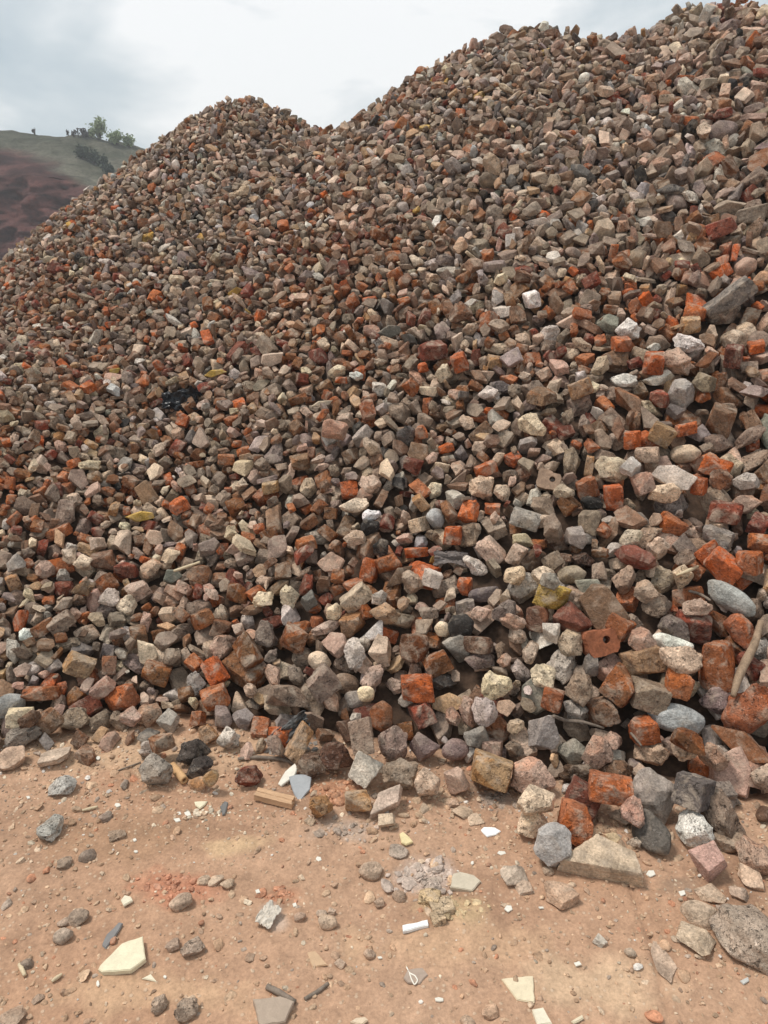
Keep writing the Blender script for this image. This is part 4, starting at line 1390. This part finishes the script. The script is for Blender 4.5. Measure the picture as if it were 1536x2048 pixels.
def plank(px0, py0, px1, py1, wid, thick, rgb, name, label, cat):
    A, B_ = gpt(px0, py0, 0), gpt(px1, py1, 0)
    d = B_ - A; L_ = math.hypot(d[0], d[1])
    bm = bmesh.new()
    nseg = 16
    prof = [(-wid / 2, 0), (wid / 2, 0), (wid / 2, thick), (wid * .05, thick), (0, thick * .86), (-wid * .05, thick), (-wid / 2, thick)]
    g = random.Random(3)
    rings = [[bm.verts.new((L_ * (i / nseg - .5) + (g.uniform(-.004, .004) if i in (0, nseg) else 0), y + g.uniform(-.0006, .0006), z + g.uniform(-.0005, .0005))) for y, z in prof] for i in range(nseg + 1)]
    for i in range(nseg):
        for k in range(len(prof)):
            bm.faces.new((rings[i][k], rings[i][(k + 1) % len(prof)], rings[i + 1][(k + 1) % len(prof)], rings[i + 1][k]))
    bm.faces.new(rings[0][::-1]); bm.faces.new(rings[-1])
    bmesh.ops.recalc_face_normals(bm, faces=bm.faces)
    me = bpy.data.meshes.new(name); bm.to_mesh(me); bm.free()
    me.materials.append(plain_material(name + '_grain', rgb, .8, .22, 12, .3, (1, 14, 14)))
    o = link(name, me, label, cat)
    o.location = (A + B_) / 2 + np.array([0, 0, .002]); o.rotation_euler = (0, R(2), math.atan2(d[1], d[0]))
plank(514, 1594, 586, 1610, .032, .018, (.50, .31, .18), 'wood_batten', 'short reddish grooved wood batten lying on the dirt by the grey slate plate', 'wood')

def seat(o, px, py, drop=0.0):
    p = top_at(px, py, .02); o.location = p - np.array([0, 0, drop])

# broken brick with a round hole through it
bm = bmesh.new()
g = random.Random(9); ns = 48
outer, inner = [], []
for k in range(ns):
    t = k * 2 * math.pi / ns
    c, s = math.cos(t), math.sin(t)
    rr = min(.052 / max(abs(c), 1e-6), .040 / max(abs(s), 1e-6), .058) * (1 + .05 * math.sin(3 * t + 1) + g.uniform(-.02, .02))
    if t < 1.4: rr *= .9
    outer.append((rr * c, rr * s)); inner.append((.013 + .0125 * c, .006 + .0125 * s))
lay = [[bm.verts.new((x, y, z)) for x, y in ring] for ring, z in ((inner, .03), (outer, .03), (outer, 0), (outer, -.03), (inner, -.03), (inner, 0))]
for a_ in range(6):
    A, B_ = lay[a_], lay[(a_ + 1) % 6]
    for k in range(ns): bm.faces.new((A[k], A[(k + 1) % ns], B_[(k + 1) % ns], B_[k]))
bmesh.ops.recalc_face_normals(bm, faces=bm.faces)
me = bpy.data.meshes.new('holed_brick'); bm.to_mesh(me); bm.free()
me.materials.append(plain_material('holed_brick_clay', (.30, .105, .05), .9, .35, 25, .7))
o = link('holed_brick', me, 'red brown broken brick with one round hole through it, under the pointed triangular slab', 'brick')
o.rotation_euler = (R(62), R(-8), R(12)); seat(o, 1199, 1284)
me2 = me.copy(); me2.materials.clear(); me2.materials.append(plain_material('pale_holed_clay', (.33, .22, .15), .9, .3, 25, .6))
o = link('holed_brick', me2, 'pale brown broken brick with one hole, higher on the slope than the red one', 'brick')
o.rotation_euler = (R(60), R(10), R(-20)); o.scale = (.85, .85, .85); seat(o, 1098, 962)

# crumpled sheets of plastic and metal
def sheet(name, px, py, lx, ly, amp, rgb, label, cat, rot, rough, seed, fq=3.2):
    nx2, ny2 = 40, 28
    u, v = np.meshgrid(np.linspace(-.5, .5, nx2), np.linspace(-.5, .5, ny2))
    z = amp * (np.abs(n2(u * 1.2, v * 1.2, fq, seed, 2)) * 2 - .3) + amp * .5 * np.abs(n2(u, v, 9, seed + 3, 2))
    edge = 1 + .3 * n2(u, v, 4, seed + 5)
    V = np.stack([u * lx * edge, v * ly * edge, z], -1).reshape(-1, 3)
    b_ = (np.arange(ny2 - 1)[:, None] * nx2 + np.arange(nx2 - 1)[None]).ravel()
    me = make_mesh(name, V, np.stack([b_, b_ + 1, b_ + nx2 + 1, b_ + nx2], 1), True, 30, mat=plain_material(name + '_skin', rgb, rough, .2, 30, .1))
    o = link(name, me, label, cat)
    so = o.modifiers.new('thickness', 'SOLIDIFY'); so.thickness = .0015
    o.rotation_euler = rot; seat(o, px, py, .01)
sheet('plastic_sheet', 360, 797, .17, .11, .035, (.018, .018, .02), 'crumpled black plastic sheet caught in the rubble of the left slope', 'plastic sheet', (R(38), 0, R(10)), .3, 201)
sheet('roofing_felt', 580, 1455, .13, .05, .02, (.10, .095, .09), 'torn dark folded felt strip behind the long tan brick piece', 'felt', (R(60), R(-35), R(10)), .6, 205)
sheet('metal_scrap', 905, 1112, .12, .06, .03, (.16, .13, .115), 'bent dark brown metal scrap left of the aslant beige brick', 'scrap', (R(45), R(10), R(5)), .5, 209, 1.3)
sheet('rag', 536, 1823, .042, .058, .007, (.56, .49, .41), 'crumpled dusty white rag lying on the dirt at the lower middle', 'rag', (R(4), 0, R(-25)), .8, 213)

# ------------------------------------------------------------------ the far quarry bank and what grows on it
def far(px, py, Y):
    r = ray(px, py); t = Y / r[1]
    return np.array([r[0] * t, Y, EYE + r[2] * t])
ridge_px = np.array([-900, -500, -200, 0, 60, 90, 140, 175, 215, 275, 330, 420, 600, 900, 1400, 2200])
ridge_py = np.array([250, 240, 255, 262, 268, 274, 268, 273, 280, 296, 312, 330, 345, 350, 350, 350])
ub = np.linspace(-900, 2200, 420); vb = np.linspace(0, 1, 110)
U, Vv = np.meshgrid(ub, vb)
TOPY = 48.0
tops = np.stack([far(p, np.interp(p, ridge_px, ridge_py), TOPY) for p in ub])
BX = np.tile(tops[:, 0], (110, 1)); topz = np.tile(tops[:, 2], (110, 1))
prof = np.interp(Vv, [0, .08, .55, .62, 1.0], [0, .05, .62, .66, 1.0])
BYo = np.interp(Vv, [0, .08, .55, .62, 1.0], [33.5, 35.5, 40.2, 41.5, TOPY])
BZ = -.3 + (topz + .3) * prof
nn = fbm(np.stack([BX * .22, BYo * .22, BZ * .3], -1), 301, 5, .55)
gul = np.abs(fbm(np.stack([BX * .45, BYo * .1, BZ * .12], -1), 311, 4))
face = np.clip((.62 - Vv) * 6, 0, 1)
edge_fade = np.clip((1 - Vv) * 8, .15, 1)
lump = fbm(np.stack([BX * .9, BYo * .9, BZ * 1.1], -1), 371, 5, .6)
BYo = BYo + (1.6 * nn + 1.8 * gul * face + 1.1 * lump * face + .3 * lump) * edge_fade
BZ = BZ + .32 * nn * edge_fade + .22 * fbm(np.stack([BX, BYo, BZ], -1), 321, 3)
pxs, pys, _d = project(np.stack([BX, BYo, BZ], -1))
line = np.interp(pxs, [-300, 0, 60, 130, 200, 260, 400], [288, 294, 312, 346, 384, 396, 416])
redm = np.clip((pys - line + 24 * fbm(np.stack([BX * .5, BYo * .5, BZ * .5], -1), 331, 4)) / 26 + .5, 0, 1)[..., None]
gm_ = np.clip(.5 + 1.2 * fbm(np.stack([BX * .7, BYo * .7, BZ * .7], -1), 341, 4), 0, 1)[..., None]
rm_ = np.clip(.5 + 1.4 * fbm(np.stack([BX * .6, BYo * .6, BZ * 1.4], -1), 351, 6, .65), 0, 1)[..., None]
colb = redm * ((1 - rm_) * np.array((.04, .015, .013)) + rm_ * np.array((.155, .062, .052))) + (1 - redm) * ((1 - gm_) * np.array((.085, .085, .058)) + gm_ * np.array((.17, .155, .115)))
tb = NT('quarry_bank')
tco = tb.n.new('ShaderNodeTexCoord').outputs['Object']
bn = tb.noise(tco, 1.9, 9, .72, .5)
bn2 = tb.noise(tco, 7, 6, .7, .3)
bn = tb.math('ADD', tb.math('MULTIPLY', bn, .5), tb.math('ADD', tb.math('MULTIPLY', bn2, .3), tb.math('MULTIPLY', tb.noise(tco, 26, 4, .7), .2)))
cb = tb.mix(1.0, tb.attr('tint').outputs['Color'], tb.grey(tb.rng(bn, .36, .64, .4, 1.6)), 'MULTIPLY')
tb.l.new(cb, tb.b.inputs['Base Color']); tb.b.inputs['Roughness'].default_value = .95
tb.b.inputs['Specular IOR Level'].default_value = .1
tb.l.new(tb.bump(bn, .8, .5), tb.b.inputs['Normal'])
b0 = (np.arange(109)[:, None] * 420 + np.arange(419)[None]).ravel()
BV = np.stack([BX, BYo, BZ], -1)
back = BV[-1:].copy(); back[..., 1] += 25; back[..., 2] -= 2
BV = np.concatenate([BV, back]); colb = np.concatenate([colb, colb[-1:]])
b0 = (np.arange(110)[:, None] * 420 + np.arange(419)[None]).ravel()
link('hill_terrain', make_mesh('hill_terrain', BV.reshape(-1, 3), np.stack([b0, b0 + 1, b0 + 421, b0 + 420], 1), tint=colb.reshape(-1, 3), mat=tb.m), kind='structure')

def bank_at(px, py):
    """nearest point of the bank to a photo pixel"""
    d = (pxs - px) ** 2 + (pys - py) ** 2
    k = np.unravel_index(np.argmin(d), d.shape)
    return np.array([BX[k], BYo[k], BZ[k]])
LEAF = {}
def leaf_mat(name, rgb):
    if name not in LEAF: LEAF[name] = plain_material(name, rgb, .7, .4, 2.5, .1)
    return LEAF[name]
def shrub(name, px, py, wpx, hpx, leaf, rgb, label, cat, seed, dens=1.0, group='shrubs on the far bank', spiky=False):
    base = bank_at(px, py)
    s = base[1] / F * 1.0
    W, Hh = wpx * s * .5, hpx * s
    root = bpy.data.objects.new(name, None); C.objects.link(root); root.location = base
    root['label'], root['category'], root['group'] = label, cat, group
    g = np.random.default_rng(seed)
    # stems
    Vt, Tt = [], []
    tips = []
    for k in range(7):
        a_ = g.uniform(0, 6.28); lean = g.uniform(.1, .8)
        tip = np.array([math.cos(a_) * W * lean, math.sin(a_) * W * lean * .7, Hh * g.uniform(.6, .98) * (1 - .3 * lean)])
        tips.append(tip)
        mid = tip * .5 + np.array([0, 0, Hh * .08])
        prev = None
        for j, (p, r_) in enumerate(((np.array([0, 0, -.12]), .035), (mid, .02), (tip, .006))):
            ring = [p + r_ * np.array([math.cos(q * 2.094), math.sin(q * 2.094), 0]) for q in range(3)]
            i0 = len(Vt); Vt += ring
            if prev is not None:
                for q in range(3): Tt.append([prev + q, prev + (q + 1) % 3, i0 + (q + 1) % 3, i0 + q])
            prev = i0
    link('stem', make_mesh('stem', np.array(Vt), np.array(Tt), mat=leaf_mat('bank_stem', (.10, .075, .06))), parent=root)
    if dens <= 0: return
    m = int(430 * dens)
    Vl = []
    for _ in range(m):
        t = tips[g.integers(len(tips))] * g.uniform(.35, 1.02)
        c = t + g.normal(0, 1, 3) * np.array([W * .24, W * .22, Hh * .10])
        c[2] = max(c[2], .02)
        q = g.normal(size=(3, 3)); q, _r = np.linalg.qr(q)
        sz = g.uniform(.05, .12) * (1.0 if not spiky else .7)
        Vl += [c + q[0] * sz, c + q[1] * sz * .5, c - q[0] * sz, c - q[1] * sz * .5]
    Tl = np.arange(m * 4).reshape(-1, 4)
    link('foliage', make_mesh('foliage', np.array(Vl), Tl, smooth=False, mat=leaf_mat(leaf, rgb)), parent=root)
shrub('bush', 200, 281, 34, 42, 'pale_leaf', (.27, .32, .17), 'tallest pale green bush on the ridge of the far bank', 'bush', 1, 1.5, 'bushes on the far ridge')
shrub('bush', 232, 289, 34, 26, 'pale_leaf', (.27, .32, .17), 'wide pale green bush on the ridge right of the tallest one', 'bush', 2, 1.3, 'bushes on the far ridge')
shrub('bush', 259, 297, 28, 22, 'pale_leaf', (.27, .32, .17), 'low pale green bush on the ridge nearest the rubble heap', 'bush', 3, 1.1, 'bushes on the far ridge')
shrub('bush', 184, 276, 12, 14, 'pale_leaf', (.27, .32, .17), 'small pale bush on the ridge close to the left of the tallest one', 'bush', 4, .3, 'bushes on the far ridge')
shrub('leafless_shrub', 172, 275, 26, 16, 'dry_leaf', (.10, .085, .08), 'grey tangled leafless shrub on the ridge beside an old frame', 'shrub', 5, .3)
shrub('leafless_shrub', 147, 272, 12, 12, 'dry_leaf', (.10, .085, .08), 'small bare shrub on the ridge left of the old frame', 'shrub', 6, .1)
shrub('weed', 70, 271, 9, 13, 'dry_leaf', (.10, .085, .08), 'thin bare weed standing on the ridge at the far left', 'weed', 7, .04)
shrub('weed', 135, 270, 8, 10, 'dry_leaf', (.10, .085, .08), 'thin bare weed on the ridge nearer the old frame', 'weed', 8, .04)
shrub('dark_shrub', 166, 318, 30, 24, 'dark_leaf', (.05, .066, .038), 'dark green shrub on the bank, highest of the dark ones', 'shrub', 9, 1.2)
shrub('dark_shrub', 186, 328, 32, 22, 'dark_leaf', (.05, .066, .038), 'dark green shrub in the middle of the dark ones on the bank', 'shrub', 10, 1.2)
shrub('dark_shrub', 206, 337, 28, 20, 'dark_leaf', (.05, .066, .038), 'dark green shrub below the middle dark one on the bank', 'shrub', 11, 1.1)
shrub('dark_shrub', 216, 348, 28, 18, 'dark_leaf', (.05, .066, .038), 'lowest dark green shrub on the bank next to the heap', 'shrub', 12, 1.1)
# old wooden frame on the ridge
fb = bank_at(162, 275)
root = bpy.data.objects.new('gate_frame', None); C.objects.link(root); root.location = fb
root['label'], root['category'] = 'small dark wooden frame of posts standing on the ridge of the far bank', 'frame'
fm = leaf_mat('weathered_post', (.07, .06, .055))
def post(name, c, h):
    bm = bmesh.new(); bmesh.ops.create_cube(bm, size=1)
    for v in bm.verts: v.co = Vector((v.co.x * h[0] + c[0], v.co.y * h[1] + c[1], v.co.z * h[2] + c[2]))
    bmesh.ops.bevel(bm, geom=bm.edges[:], offset=.01, segments=1, affect='EDGES')
    me = bpy.data.meshes.new(name); bm.to_mesh(me); bm.free(); me.materials.append(fm)
    link(name, me, parent=root)
post('post', (-.12, 0, .16), (.06, .06, .62)); post('post', (.22, 0, .16), (.06, .06, .62)); post('rail', (.05, .065, .42), (.5, .06, .06))

# ------------------------------------------------------------------ the damp air between here and the bank
bm = bmesh.new(); bmesh.ops.create_cube(bm, size=1)
for v in bm.verts: v.co = Vector((v.co.x * 210, 42 + v.co.y * 150, 3.4 + v.co.z * 11))
me = bpy.data.meshes.new('haze'); bm.to_mesh(me); bm.free()
hm = bpy.data.materials.new('haze'); hm.use_nodes = True
hn = hm.node_tree.nodes; hn.clear()
ho = hn.new('ShaderNodeOutputMaterial'); hv = hn.new('ShaderNodeVolumePrincipled')
hv.inputs['Color'].default_value = (.93, .95, .97, 1); hv.inputs['Density'].default_value = .0034; hv.inputs['Anisotropy'].default_value = .35
hm.node_tree.links.new(hv.outputs[0], ho.inputs['Volume'])
me.materials.append(hm)
link('haze', me, kind='stuff')
